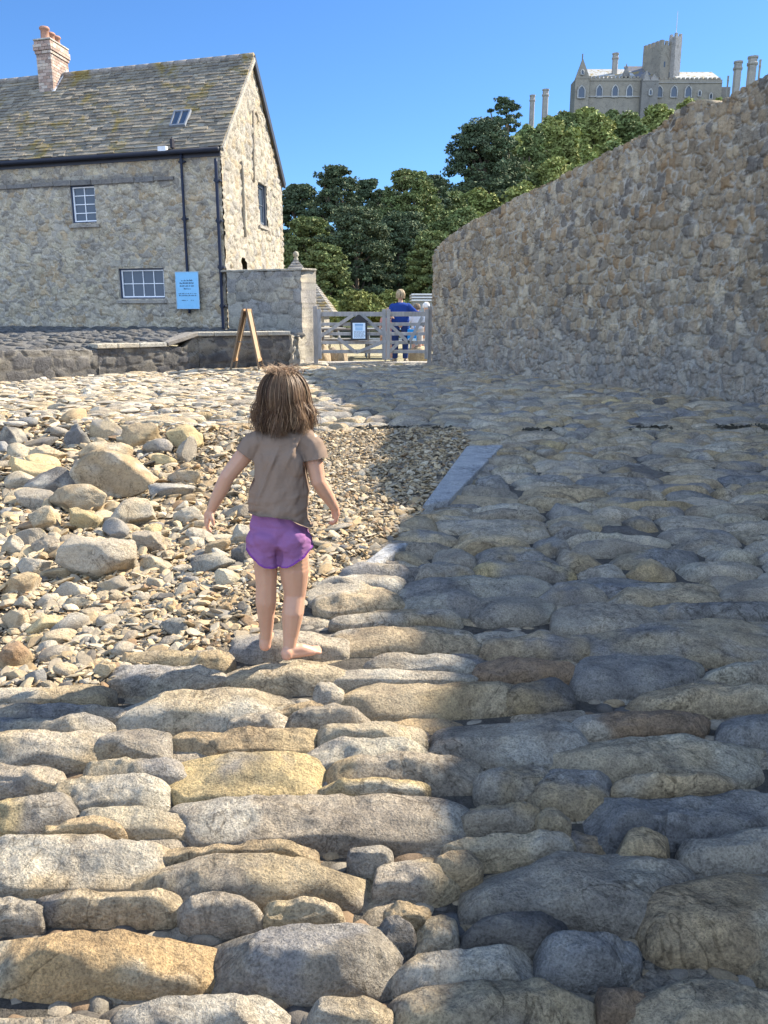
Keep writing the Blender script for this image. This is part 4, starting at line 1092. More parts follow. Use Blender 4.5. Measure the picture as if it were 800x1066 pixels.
# fill: sloping cobbled apron up to the house
poly = [TP[0]+[.3, .2], TP[1]+[0, .2], TP[2]+[-.05, .2], TP[3]+[-.1, .2], TP[4]+[-.1, .2], np.array([-18.5, 14.5]), HC+hw*HL, HC+[0, .02], HC+[.5, .3], YP+[-.2, .15]]
zz_ = [.76, .76, .58, .60, .60, .6, .88, .88, .85, .80]
ap = MB(); cen = np.array([-6.6, 18.8, .80]); V = [cen]+[np.array([p_[0], p_[1], z_]) for p_, z_ in zip(poly, zz_)]; k = len(poly)
ap.arr(V, np.array([[0, 1+(i+1) % k, 1+i] for i in range(k)]), (.17, .165, .155)); ap.build('terrace_floor', M['ground'], terr)
def apz(x, y):   # triangle fan height
    p_ = np.array([x, y])
    for i in range(k):
        A2, B2, C2 = V[0], V[1+i], V[1+(i+1) % k]; m_ = np.array([B2[:2]-A2[:2], C2[:2]-A2[:2]]).T
        if abs(np.linalg.det(m_)) < 1e-9: continue
        a_ = np.linalg.solve(m_, p_-A2[:2])
        if a_[0] >= -1e-6 and a_[1] >= -1e-6 and a_.sum() <= 1.0001: return A2[2]+a_[0]*(B2[2]-A2[2])+a_[1]*(C2[2]-A2[2])
    return None
ac = MB(); r = np.random.default_rng(14)
for i in range(2600):
    x, y = r.uniform(-12.5, -1.8), r.uniform(14.5, 24.5); z_ = apz(x, y)
    if z_ is None or abs(x) > .5*(.97*y)+1: continue
    if (np.array([x, y])-HC)@n1 < .02 and (np.array([x, y])-HC)@hw > 0: continue
    v, f = var2[r.integers(30)]; s = r.uniform(.08, .17); v = rotz(v*np.array([s*1.3, s*.8, s*.5]), r.normal()*.4)+np.array([x, y, z_]); ac.arr(v, f, jit((.12, .12, .12), r, .3))
tag(ac.build('apron_cobbles', M['cobble'], terr, smooth=True), kind='stuff')

# A-board seen from its edge
ax_ = G(240, 384); bx_ = G(271, 382); yb_ = 17.6
base = P(255, 385, yb_); ab = empty('sandwich_board', (base[0], yb_, float(zc(yb_)))); tag(ab, 'folding wooden A-board seen edge-on in front of the terrace', 'sandwich board')
for u_ in (240, 270.5):
    ft = P(u_, 384, yb_); tp = P(255+(u_-255)*.12, 322, yb_); ft[2] = float(zc(yb_))-.02
    g = MB()
    for dy in (-.02, .56):
        g.bar(ft+[0, dy, 0], tp+[0, dy, 0], .025, .038, np.array([0, 1., 0]), (.15, .11, .075))
    g.bar(tp+[0, -.0, -.02], tp+[0, .56, -.02], .06, .03, np.array([0, 0, 1.]), (.36, .22, .12))
    m_ = ft*.82+tp*.18; g.bar(m_, m_+[0, .56, 0], .06, .03, np.array([0, 0, 1.]), (.36, .22, .12))
    fo = g.build('frame', M['wood'], ab)
    g = MB(); q1, q2 = ft*.8+tp*.2, ft*.04+tp*.96; g.bar((q1+[0, .27, 0]), (q2+[0, .27, 0]), .50, .012, np.array([0, 1., 0]), (.32, .24, .16)); g.build('board', M['wood'], ab)
g = MB(); a_ = P(247, 356, yb_); b_ = P(263, 356, yb_); g.bar(a_+[0, .03, 0], b_+[0, .03, 0], .02, .008, None, (.1, .1, .1)); g.build('stay', M['iron'], ab)

# ------------------------------------------------------------------ gate
GY = 19.55; zg = float(zc(GY))
def gate(u0, u1, lab, braces, group=None):
    p0, p1 = P(u0, 378, GY), P(u1, 378, GY); x0, x1 = p0[0], p1[0]; o = empty('wooden_gate', ((x0+x1)/2, GY, zg)); tag(o, lab, 'gate', 'gates across the top of the causeway')
    GC = (.30, .285, .27); r = np.random.default_rng(int(u0))
    zs = [P(400, v, GY)[2] for v in (327, 337.5, 347.5, 356.5, 366)]
    for i, z in enumerate(zs):
        g = MB(); h = .105 if i == 0 else .075; g.box(((x0+x1)/2, GY, z), (x1-x0, .045, h), None, jit(GC, r)); g.build('rail', M['wood'], o, bevel=.006)
    for x in (x0+.045, x1-.045):
        g = MB(); g.box((x, GY-.025, (zs[0]+zs[-1])/2-.03), (.09, .07, zs[0]-zs[-1]+.28), None, jit(GC, r)); g.build('stile', M['wood'], o, bevel=.006)
    for (ua, va, ub, vb) in braces:
        g = MB(); a_, b_ = P(ua, va, GY-.04), P(ub, vb, GY-.04); a_[1] = b_[1] = GY-.052; g.bar(a_, b_, .075, .03, np.array([0, 0, 1.]), jit(GC, r)); g.build('brace', M['wood'], o)
    return o
gate(331.5, 402, 'left wider gate leaf with the framed notice hanging on it', [(334, 350, 368, 328), (402, 350, 377, 328), (352, 352, 371, 367), (371, 367, 402, 355)], )
gate(402.5, 446, 'right narrower gate leaf that the person in blue stands behind', [(404, 336, 426, 357), (426, 357, 440, 330), (404, 368, 415, 357)], )
for u_, lab in ((329.5, 'left wooden gatepost beside the pillar of the yard wall'), (447.2, 'right wooden gatepost against the end of the tall wall')):
    q = P(u_, 378, GY+.02); g = MB(); g.box((q[0], GY+.02, zg+.62), (.10, .10, 1.42), None, (.27, .25, .23)); o = g.build('gatepost', M['wood'], None, loc=(q[0], GY+.02, zg), bevel=.008); tag(o, lab, 'gatepost')
# framed notice
q0, q1 = P(365.5, 353, GY-.1), P(382.5, 322, GY-.1); cx = (q0[0]+q1[0])/2; yy = GY-.13; w_ = q1[0]-q0[0]; zb_, zt_ = P(374, 354, yy)[2], P(374, 335, yy)[2]
fnb = empty('framed_notice', (cx, yy, zb_)); tag(fnb, 'black framed notice with little pitched top and bluish white sheet hung on the gate', 'sign')
g = MB(); g.box((cx, yy, (zb_+zt_)/2), (w_, .03, zt_-zb_), None, (.02, .02, .025)); pk = .16
g.hexa([(cx-w_*.58, yy-.03, zt_), (cx+w_*.58, yy-.03, zt_), (cx+w_*.58, yy+.02, zt_), (cx-w_*.58, yy+.02, zt_), (cx-.02, yy-.03, zt_+pk), (cx+.02, yy-.03, zt_+pk), (cx+.02, yy+.02, zt_+pk), (cx-.02, yy+.02, zt_+pk)], (.02, .02, .025)); g.build('frame', M['paint'], fnb)
g = MB(); g.box((cx, yy-.019, (zb_+zt_)/2+.005), (w_*.76, .008, (zt_-zb_)*.86), None, (.62, .74, .86)); sh_ = g.build('sheet', M['paint'], fnb)
g = MB(); r = np.random.default_rng(9)
for t in (.86, .78): g.box((cx, yy-.0245, zb_+(zt_-zb_)*t), (w_*.5, .003, .022), None, (.12, .28, .5))
g.box((cx, yy-.0245, zb_+(zt_-zb_)*.62), (w_*.44, .003, .075), None, (.30, .48, .68))
for t in np.linspace(.48, .16, 7):
    x = cx-w_*.3
    while x < cx+w_*.28:
        l = r.uniform(.02, .05); g.box((x+l/2, yy-.0245, zb_+(zt_-zb_)*t), (l, .003, .009), None, (.1, .15, .22)); x += l+.012
g.build('print', M['paint'], sh_)
g = MB(); th = P(390, 379.5, GY+.3); g.box((-.25, GY+.42, zg+.0), (3.2, .5, .07), None, (.46, .44, .40)); o = g.build('threshold_slab', M['cobble'], loc=(-.25, GY+.42, zg-.03), bevel=.02); tag(o, 'pale stone threshold lying in the sun under the gates', 'threshold')

# ------------------------------------------------------------------ behind the gate
# small outbuilding with steep slate roof
OY = 30.0; ob = empty('slate_outbuilding', (-3.3, OY, .1)); tag(ob, 'small outbuilding with steep grey slate roof behind the yard wall', 'building')
pk_ = P(308, 269, OY+1.5); el_ = P(268, 330, OY); er = P(346, 325, OY); ez = er[2]
g = MB(); x0, x1 = el_[0], er[0]-.15; g.box(((x0+x1)/2, OY+1.6, ez/2+.02), (x1-x0-.3, 2.9, ez), None, (.30, .28, .24)); g.build('wall', M['wall'], ob)
rr_ = MB(); r = np.random.default_rng(15)
bs = [np.array([x0-.1, OY-.1, ez]), np.array([er[0], OY-.1, ez]), np.array([er[0], OY+3.3, ez]), np.array([x0-.1, OY+3.3, ez])]; top_ = np.array([pk_[0], OY+1.6, pk_[2]])
for i in range(4):
    A_, B_ = bs[i], bs[(i+1) % 4]; nrm = np.cross(B_-A_, top_-A_); nrm /= np.linalg.norm(nrm)
    for j in range(20):
        t0, t1 = j/20, min((j+1.3)/20, 1); L0 = A_*(1-t0)+top_*t0; R0 = B_*(1-t0)+top_*t0; L1 = A_*(1-t1)+top_*t1; R1 = B_*(1-t1)+top_*t1; m = max(2, int(np.linalg.norm(R0-L0)/.28))
        for q in range(m):
            a_, b_ = q/m, (q+1)/m; f0, f1_, f2_, f3 = L0*(1-a_)+R0*a_, L0*(1-b_)+R0*b_, L1*(1-b_)+R1*b_, L1*(1-a_)+R1*a_
            o_ = nrm*(.02+r.uniform(0, .012)); rr_.hexa([f0, f1_, f2_-nrm*.01, f3-nrm*.01, f0+o_+nrm*.012, f1_+o_+nrm*.012, f2_+nrm*.01, f3+nrm*.01], jit((.24, .235, .225), r, .15))
ro = rr_.build('roof', M['slate'], ob)
g = MB(); g.lathe(top_, [(.08, -.1), (.09, 0), (.06, .04), (.10, .09), (.115, .15), (.09, .22), (.03, .26), (0.001, .262)], 12, (.36, .34, .28)); g.build('finial', M['wall'], ro, smooth=True)
# grey van / shed box at right behind the gate
vb = empty('grey_kiosk', (1.9, 27.5, .15)); tag(vb, 'grey boxy kiosk with a ribbed pale roof edge beyond the right gate', 'kiosk')
p0 = P(430.5, 306, 27.5); p1 = P(470, 306, 27.5)
g = MB(); g.box(((p0[0]+p1[0])/2, 28.5, p0[2]/2), (p1[0]-p0[0], 2, p0[2]-.28), None, (.22, .25, .27)); g.build('body', M['paint'], vb, bevel=.02)
g = MB()
for z in (-.02, -.11, -.2): g.box(((p0[0]+p1[0])/2, 28.45, p0[2]+z), (p1[0]-p0[0]+.12, 2.2, .055), None, (.50, .52, .53))
g.build('roof', M['paint'], vb, bevel=.01)
# picnic tables, seen through the gate
def picnic(x, y, lab, col, a=0.0):
    o = empty('picnic_table', (x, y, zg)); tag(o, lab, 'picnic table', 'picnic tables on the green behind the gate'); c_, s_ = math.cos(a), math.sin(a)
    E = np.array([[c_, s_, 0], [-s_, c_, 0], [0, 0, 1.]]); O = np.array([x, y, zg])
    def bx(mb, lx, ly, lz, sx, sy, sz): mb.box(O+E[0]*lx+E[1]*ly+E[2]*lz, (sx, sy, sz), E, col)
    g = MB()
    for i in range(5): bx(g, 0, -.3+.15*i, .74, 1.6, .135, .04)
    g.build('tabletop', M['wood'], o)
    for sd in (-1, 1):
        g = MB()
        for k_ in (0, 1): bx(g, 0, sd*(.66+.14*k_), .44, 1.6, .125, .04)
        g.build('seat', M['wood'], o)
    for sx in (-.6, .6):
        g = MB(); 
        for sd in (-1, 1): g.bar(O+E[0]*sx+E[1]*(sd*.62)+[0, 0, 0], O+E[0]*sx+E[1]*(sd*.22)+[0, 0, .72], .09, .045, E[1], col)
        bx(g, sx+.04, 0, .40, .04, 1.5, .09); g.build('leg', M['wood'], o)
picnic(-1.05, 22.6, 'dark slatted picnic table behind the framed notice', (.13, .115, .10), .1)
picnic(.15, 23.4, 'blue-grey picnic table between the notice and the person in blue', (.24, .29, .34), -.05)
picnic(-2.0, 24.5, 'pale picnic table at the left behind the wider gate leaf', (.38, .36, .32), .4)
# low sandy stones / tubs
for (u_, v_, w_, h_, col, lab) in ((337, 373, .45, .42, (.38, .30, .20), 'sandy boulder behind the gate at its far left'), (347, 374, .35, .34, (.33, .27, .20), 'small sandy boulder behind the gate beneath the notice’s left'), (357, 374, .3, .36, (.40, .32, .22), 'upright sandy boulder just left of the framed notice, behind the gate'), (437, 371, .62, .42, (.42, .34, .22), 'rounded straw-coloured boulder behind the right gate leaf')):
    c = P(u_, v_+6, GY+1.0+.3*(u_ % 3)); v, f = rock_shape(3, (w_*.5, w_*.4, h_*.7), int(u_), 7, .12); c[2] = zg+h_*.25
    o = mk('boulder', v+c, f, M['rock'], None, col, True, loc=(c[0], c[1], zg)); tag(o, lab.replace('’', "'"), 'boulder', 'boulders behind the gate')
# ------------------------------------------------------------------ trees
def leaves(mb, centers, rads, nper, size, col, r, asp=(1.0, .55), flat=.6, up=.35):
    """leaf sprays: clusters of small bent quads round each centre"""
    for c, rd in zip(centers, rads):
        n = nper; d = r.normal(size=(n, 3)); d /= np.linalg.norm(d, axis=1)[:, None]
        rr = r.random(n)**.45; p = c+d*rr[:, None]*rd*np.array([1, 1, flat])
        a = r.normal(size=(n, 3)); a[:, 2] = a[:, 2]*.5+up; a /= np.linalg.norm(a, axis=1)[:, None]
        b = np.cross(a, r.normal(size=(n, 3))); b /= np.linalg.norm(b, axis=1)[:, None]
        s = size*r.uniform(.6, 1.4, n)[:, None]
        nrm = np.cross(a, b)*.18*s
        q = np.stack([p-a*s*asp[0], p+b*s*asp[1]+nrm, p+a*s*asp[0], p-b*s*asp[1]+nrm], 1).reshape(-1, 3)
        k = np.arange(n)*4; t = np.array(col)*(1+r.uniform(-.14, .14))*(1+r.uniform(-.04, .04, 3))
        cc = np.repeat(t[None]*(1+r.uniform(-.22, .22, (n, 1))), 4, 0)
        mb.arr(q, np.stack([k, k+1, k+2, k+3], 1), cc)
def tree(name, lab, cat, Y, u, vtop, halfw_px, col, seed, kind='pine', group=None, zbase=None, density=1.0, size=None, vbase=None):
    r = np.random.default_rng(seed); top = P(u, vtop, Y); z0 = float(hill(top[0], Y)) if zbase is None else zbase
    if Y < 48: z0 = .12
    H = top[2]-z0; hw_ = halfw_px/FPX*(Y*.97); x0 = top[0]
    o = empty(name, (x0, Y, z0)); tag(o, lab, cat, group)
    cs = []; rd = []
    nc = int((290 if kind == 'pine' else 70)*density); hw_ *= 1.6 if kind == 'pine' else 1
    for i in range(nc):
        if kind == 'pine':      # irregular tiers of flat pads
            t = r.uniform(.10, 1)**.8; prof = min(1, (1-t+.03)**.42*1.15); a = r.uniform(0, 6.283)
            q = np.sqrt(r.uniform(.15, 1)); cs.append([x0+hw_*prof*q*math.cos(a)*r.uniform(.7, 1.15), Y+hw_*prof*q*math.sin(a)*.9, z0+H*(t*.93+.03)]); rd.append(hw_*r.uniform(.09, .20))
        elif kind == 'umbrella':
            t = r.uniform(.42, 1); prof = math.sin(math.pi*min(1, (t-.3)/.75))**.6; a = r.uniform(0, 6.283); q = np.sqrt(r.uniform(.05, 1))
            cs.append([x0+hw_*prof*q*math.cos(a), Y+hw_*prof*q*math.sin(a)*.9, z0+H*(t*.95)]); rd.append(hw_*r.uniform(.13, .26))
        else:                   # rounded bushy
            d = r.normal(size=3); d /= np.linalg.norm(d); d[2] = abs(d[2])*1.0-.15; q = r.uniform(.55, 1)
            cs.append([x0+hw_*d[0]*q, Y+hw_*d[1]*q*.8, z0+H*(.42+.52*d[2]*q)]); rd.append(hw_*r.uniform(.2, .38))
    cs = np.array(cs); rd = np.array(rd)
    sz = size or max(.08, Y*.0018)
    mb = MB(); fl = .42 if kind in ('pine', 'umbrella') else .75
    per = 88 if kind != 'bush' else 120
    for c, q in zip(cs, rd): leaves(mb, [c], [q], int(per*r.uniform(.6, 1.3)), sz, col, r, flat=fl)
    mb.build('crown', M['leaf'], o, smooth=False)
    g = MB(); ht = H*(.86 if kind != 'bush' else .5); lean = r.uniform(-.04, .04)*H
    tr = np.array([[x0+lean*math.sin(t*2.2), Y, z0-.3+ht*t] for t in np.linspace(0, 1, 9)]); rad0 = max(.12, H*.028)
    g.tube(tr, np.linspace(rad0, rad0*.2, 9), 8, (.15, .12, .09))
    for c in cs[r.permutation(len(cs))[:14]]:
        t = np.clip((c[2]-z0)/ht*.75, .12, .95); s_ = np.array([np.interp(t, np.linspace(0, 1, 9), tr[:, 0]), Y, z0+ht*t-.3]); m_ = (s_+c)/2+[0, 0, -.06*H*r.random()]
        g.tube([s_, m_, c], [rad0*.42, rad0*.28, rad0*.1], 6, (.15, .12, .09), cap=False)
    g.build('trunk', M['bark'], o, smooth=True)
    return o
DK = (.085, .112, .060); MD = (.145, .175, .066); LT = (.24, .262, .085); YL = (.17, .19, .06)
TG = 'dark pines massed behind the gate'
TR_ = [ # Y,u,vtop,halfw,col,kind,label
 (62,312,187,24,DK,'pine','dark pine with flat layered top at the far left, touching the house gable'),
 (56,350,168,27,DK,'pine','tallest rounded dark pine in the left half of the tree mass'),
 (66,384,182,17,DK,'pine','thin dark pine crown rising just right of the tallest left pine'),
 (60,428,172,30,MD,'pine','broad olive pine whose crown peaks in the middle of the tree mass'),
 (70,452,178,18,DK,'pine','dark pine crown between the olive pine and the tall hillside pine'),
 (50,478,214,34,MD,'pine','spreading green pine dipping behind the left end of the tall wall'),
 (46,322,222,26,MD,'pine','green pine in front of the far left pine, beside the outbuilding finial'),
 (44,372,212,32,DK,'pine','dark pine with bare trunk showing in the middle behind the gate'),
 (47,418,216,30,DK,'pine','dark shadowy pine directly above the person in blue'),
 (43,452,238,24,MD,'pine','low green pine with visible bent limbs next to the tall wall end'),
 (41,338,252,22,MD,'pine','low green pine filling the gap right of the outbuilding roof'),
 (74,404,196,26,DK,'pine','rear dark pine filling the dip between the two highest crowns'),
 (74,470,196,24,MD,'pine','rear mid-green pine at the foot of the hillside'),
 (54,395,228,26,DK,'pine','dark lower pine whose foliage fills the centre of the tree mass'),
 (42,478,252,22,DK,'pine','dark low pine half hidden by the rounded end of the wall'),
]
for i, (Y, u, vt, hw_, c, kd, lab) in enumerate(TR_): tree('pine_tree', lab, 'tree', Y, u, vt, hw_, c, 400+i, kd, TG, density=1.25)
for i, (Y, u, vt, hw_, c, lab) in enumerate((
 (38, 376, 297, 27, YL, 'sunlit yellow-green round bush just behind the gate notice'),
 (37, 344, 303, 10, LT, 'small green bush at the outbuilding roof edge behind the gate'),
 (39, 408, 296, 16, YL, 'yellow-green bush left of the head of the person in blue'),
 (37, 432, 314, 9, LT, 'little green bush right of the head of the person in blue'))):
    tree('bush', lab, 'bush', Y, u, vt, hw_, c, 450+i, 'bush', 'green bushes close behind the gate', density=1.3, size=.085)
tree('pine_tree', 'great dark spreading pine standing highest against the sky on the hillside', 'tree', 92, 503, 122, 33, DK, 470, 'pine', None, density=1.6)
tree('umbrella_pine', 'flat-topped pine crown rising above the hillside left of the castle', 'tree', 98, 524, 94, 24, DK, 471, 'umbrella', None, density=1.2)
HB = [(110,556,116,20,MD),(112,590,108,22,LT),(118,622,99,24,LT),(122,655,101,24,MD),(125,690,94,20,LT),(128,722,91,18,LT),(130,748,94,16,LT),(96,545,150,26,MD),(94,580,145,28,LT),(98,615,136,28,LT),(100,650,130,26,MD),(104,684,122,24,LT),(84,505,178,24,LT),(82,540,172,28,LT),(80,575,166,28,MD),(82,612,160,26,LT),(72,500,205,24,LT),(70,535,198,26,MD),(72,568,190,22,LT),(76,482,196,20,MD),(130,775,104,20,LT),(134,640,106,18,MD),(134,600,113,16,MD),(115,706,112,18,MD),(176,590,112,16,MD),(172,572,117,16,LT),(168,553,122,16,MD),(160,536,132,18,LT),(150,520,146,20,MD),(176,610,108,14,LT),(140,500,160,18,MD),(120,484,182,16,MD)]
pl = {0:'upper left of the castle',1:'top'}
dsc = ['dark green bush below the two lone castle chimneys','pale green bush below the castle gable end','sunlit bush under the left castle windows','dark bush under the middle castle windows','light bush under the castle tower','light bush right below the chapel wall','light bush near the hump of the wall crest','mid-green bush right beside the great dark pine, upper slope','pale bush on the slope third from the great pine','yellowish bush in mid-slope under the castle gable','darker bush in mid-slope under the castle','light bush just above the sloping wall crest, right','light bush at the foot of the great dark pine','pale rounded bush on the lower slope right of the great pine','mid-green bush on the lower slope above the wall','light bush touching the wall crest, middle','lowest light bush where the wall crest meets the pines','mid-green low bush above the wall crest, left third','light low bush against the wall crest, left third','mid-green bush between pines and great dark pine','light bush behind the wall crest near the right chimneys','dark bush tucked against the castle wall foot','dark bush at the castle’s left corner','mid-green bush between tower foot and wall hump','far bush on the skyline just left of the castle base','far pale bush on the skyline under the taller lone chimney','far bush on the skyline under the shorter lone chimney','far light bush on the skyline right of the flat-topped pine','far bush behind the great dark pine, on the descending skyline','far light bush hugging the castle gable foot','far bush low on the skyline behind the great dark pine','lowest far bush left of the great dark pine']
for i, (Y, u, vt, hw_, c) in enumerate(HB):
    tree('hill_bush', dsc[i].replace('’', "'"), 'bush', Y, u, vt, hw_, c, 500+i, 'bush', 'bushes and low trees on the castle hill', density=1.2, size=Y*.0024)

# ------------------------------------------------------------------ castle
CY = 200.0; FS = (.25, .22, .175); FD = (.19, .175, .155)
castle = empty('castle', (60, CY, 42)); tag(castle, 'granite castle with battlements and square tower crowning the hill', 'castle')
def cz(v, Y=CY): return P(400, v, Y)[2]
def cx_(u, v=85, Y=CY): return P(u, v, Y)[0]
def cbx(mb, u0, u1, v0, v1, y0, y1, c=FS): # v0 top v1 bottom
    x0, x1 = cx_(u0), cx_(u1); z0, z1 = cz(v1), cz(v0); mb.box(((x0+x1)/2, (y0+y1)/2, (z0+z1)/2), (x1-x0, y1-y0, z1-z0), None, c)
def crenel(mb, u0, u1, v, y0, n, c=FS, dep=.6, hp=2.4):
    for i in range(n):
        a = u0+(u1-u0)*i/n; cbx(mb, a, a+(u1-u0)/n*.55, v-hp, v, y0, y0+dep, c)
def lancet(u, v0, v1, w, y, parent):
    x = cx_(u); z0, z1 = cz(v1), cz(v0); wd = w/FPX*CY*.97; g = MB(); h = z1-z0
    prof = [(-.5, 0), (.5, 0), (.5, .62), (.32, .84), (0, 1), (-.32, .84), (-.5, .62)]
    V = [(x+a*wd, yy, z0+b*h) for yy in (y-.12, y+.1) for a, b in prof]; k = len(prof)
    F4 = np.array([[i, (i+1) % k, k+(i+1) % k, k+i] for i in range(k)]); T = np.array([[0, i, i+1] for i in range(1, k-1)]+[[k, k+i+1, k+i] for i in range(1, k-1)])
    g.arr(V, [F4, T], (.05, .055, .065)); wo = g.build('window', M['glass'], parent)
    g = MB(); pts = [np.array([x+a*wd*1.15, y-.2, z0+(b*1.06-.03)*h]) for a, b in prof]; g.tube(pts+[pts[0]], .13, 5, (.42, .40, .37)); g.bar((x, y-.18, z0), (x, y-.18, z1-.1*h), .1, .1, None, (.42, .40, .37)); g.build('frame', M['far_stone'], wo)
g = MB(); cbx(g, 612, 668, 84, 130, CY, CY+14); cbx(g, 598.5, 613, 83, 130, CY-.8, CY+4); hall = g.build('wall', M['far_stone'], castle)
g = MB(); x0, x1, xa = cx_(598.3), cx_(613.4), cx_(605); zb_, zt_ = cz(83), cz(62)
g.arr([(x0, CY-.9, zb_), (x1, CY-.9, zb_), (xa, CY-.9, zt_), (x0, CY, zb_), (x1, CY, zb_), (xa, CY, zt_)], [np.array([[0, 1, 2], [5, 4, 3]]), np.array([[0, 3, 4, 1], [1, 4, 5, 2], [2, 5, 3, 0]])], FS)
g.tube([(xa, CY-.45, zt_-.3), (xa, CY-.45, zt_+1.0)], .15, 5, FD); g.build('gable', M['far_stone'], castle)
lancet(605, 91, 103, 6, CY-.95, castle); lancet(605, 74, 79, 2.5, CY-.95, castle)
g = MB(); cbx(g, 612, 668, 81.5, 84.2, CY-.15, CY+.5); crenel(g, 613, 667, 81.7, CY-.15, 13); cbx(g, 612, 668, 100, 101.2, CY-.25, CY+.3, (.33, .31, .28)); g.build('battlement', M['far_stone'], castle)
g = MB(); y0 = CY+2
def slope_roof(u0, u1, va, vb, ya, yb, c):
    g = MB(); a, b = cx_(u0), cx_(u1); z0, z1 = P(400, va, ya)[2], P(400, vb, yb)[2]
    g.hexa([(a, ya, z0-.3), (b, ya, z0-.3), (b, yb, z1-.3), (a, yb, z1-.3), (a, ya, z0), (b, ya, z0), (b, yb, z1), (a, yb, z1)], c); return g.build('roof', M['slate'], castle)
slope_roof(612, 665, 82, 72, CY+1.5, CY+8, (.36, .37, .37))
slope_roof(660, 690, 82, 69, CY+3, CY+9, (.12, .13, .16))
for u in (624.5, 641, 656): lancet(u, 89, 101, 5.2, CY-.02, castle)
g = MB(); cbx(g, 667, 684, 84, 130, CY-1.5, CY+10, FD); cbx(g, 683, 754, 81.5, 130, CY+1, CY+12); crenel(g, 684, 754, 81.7, CY+1, 15); cbx(g, 683, 754, 84.5, 85.2, CY+.8, CY+1.2, (.33, .31, .28)); cbx(g, 754, 765, 88, 130, CY+2, CY+10, FD); g.build('wall', M['far_stone'], castle)
for u in (688.5, 704, 719): lancet(u, 88.5, 100, 5.6, CY+.98, castle)
for u, v in ((676, 95), (731, 93), (743, 96)): lancet(u, v, v+6, 2.6, CY-1.52 if u < 684 else CY+.98, castle)
g = MB()
for ua, ub, uc, vv in ((667, 675, 671, 75), (674.5, 684, 679, 79)):
    x0, x1, xa = cx_(ua), cx_(ub), cx_(uc); z0, z1 = cz(86), cz(vv)
    g.arr([(x0, CY-1.6, z0), (x1, CY-1.6, z0), (xa, CY-1.6, z1), (x0, CY+6, z0), (x1, CY+6, z0), (xa, CY+6, z1)], [np.array([[0, 1, 2], [5, 4, 3]]), np.array([[0, 3, 4, 1], [1, 4, 5, 2], [2, 5, 3, 0]])], (.30, .27, .24))
g.build('dormer', M['far_stone'], castle)
slope_roof(708, 754, 82, 75, CY+2, CY+8, (.38, .39, .38))
g = MB(); x = cx_(654); g.lathe((x, CY+2, cz(78)), [(.9, 0), (.8, .8), (.45, 1.4), (.02, 2.9)], 8, FD); g.build('spire', M['far_stone'], castle)
# tower, turned so that its right face takes the sun
tw = empty('tower', (cx_(692), CY+6, 45)); tw.parent = castle; tw.location = np.array([cx_(692), CY+6, cz(90)])-np.array(castle.location)
cxT = cx_(697); W_ = 4.1
def tbox(mb, cx2, cy2, sx, sy, z0, z1, ang, c): 
    a = math.radians(ang); mb.box((cx2, cy2, (z0+z1)/2), (sx, sy, z1-z0), np.array([[math.cos(a), math.sin(a), 0], [-math.sin(a), math.cos(a), 0], [0, 0, 1]]), c)
zt_ = cz(41); g = MB(); tbox(g, cxT, CY+7, 6.2, 5.4, cz(95), zt_, 30, FS); g.build('wall', M['far_stone'], tw)
g = MB(); a = math.radians(30); E0 = np.array([math.cos(a), math.sin(a), 0]); E1 = np.array([-math.sin(a), math.cos(a), 0]); cc = np.array([cxT, CY+7, zt_])
for e, f, L1, L2 in ((E0, E1, 3.1, 2.7), (E1, E0, 2.7, 3.1)):
    for sg in (-1, 1):
        for t in np.linspace(-.85, .85, 5): g.box(cc+f*sg*(L2-.2)+e*t*L1+[0, 0, .45], (.75, .4, .9), (e, f, np.array([0, 0, 1.])), FS)
g.build('battlement', M['far_stone'], tw)
g = MB(); cs_t = cc-E1*2.9+E0*1.0; tbox(g, cs_t[0], cs_t[1], 2.0, 2.0, cz(95), cz(31.5), 30, (.31, .29, .265)); 
for sx in (-.7, .7): 
    for sy in (-.7, .7): g.box(cs_t+E0*sx+E1*sy+np.array([0, 0, cz(31)-zt_+.1]), (.55, .55, .9), (E0, E1, np.array([0, 0, 1.])), (.31, .29, .265))
g.build('stair_turret', M['far_stone'], tw)
g = MB(); g.tube([cs_t+[0, 0, cz(33)-zt_], cs_t+[0, 0, cz(3)-zt_]], [.11, .06], 6, (.5, .5, .5)); g.build('flagpole', M['iron'], tw)
g = MB()
for t, zz2 in ((-.2, -4), (-.2, -8), (.4, -6)): g.box(cc-E1*2.72+E0*(t*3-1.2)+[0, 0, zz2], (.35, .1, 1.1), (E0, E1, np.array([0, 0, 1.])), (.05, .05, .06))
g.build('window', M['glass'], tw)
def lone(u0, u1, v0, v1, Y, lab, nm='castle_chimney', parent=None):
    x0, x1 = P(u0, v0, Y)[0], P(u1, v0, Y)[0]; z0, z1 = P(400, v1, Y)[2]-3, P(400, v0, Y)[2]; rr = (x1-x0)/2; c = np.array([(x0+x1)/2, Y, z0]); h = z1-z0
    g = MB(); g.lathe(c, [(rr*.92, 0), (rr*.90, h*.80), (rr*1.12, h*.83), (rr*1.12, h*.86), (rr*.92, h*.88), (rr*.92, h*.95), (rr*1.08, h*.965), (rr*1.08, h), (rr*.6, h), (rr*.6, h-.5)], 8, (.30, .27, .23)); o = g.build(nm, M['far_stone'], parent, loc=c if parent is None else None)
    if parent is None: tag(o, lab, 'chimney', 'tall stone chimneys of the castle')
lone(551.8, 557.5, 99, 119, 185, 'shorter left one of the two lone stone chimneys above the bushes')
lone(565, 571.8, 93, 117, 185, 'taller right one of the two lone stone chimneys above the bushes')
lone(637.8, 644.5, 55.5, 75, CY+5, '', 'chimney', castle)
lone(764.5, 773.5, 64, 96, 190, 'octagonal stone chimney just right of the castle')
lone(779, 789.5, 59, 92, 190, 'tallest thick octagonal stone chimney at the far right')
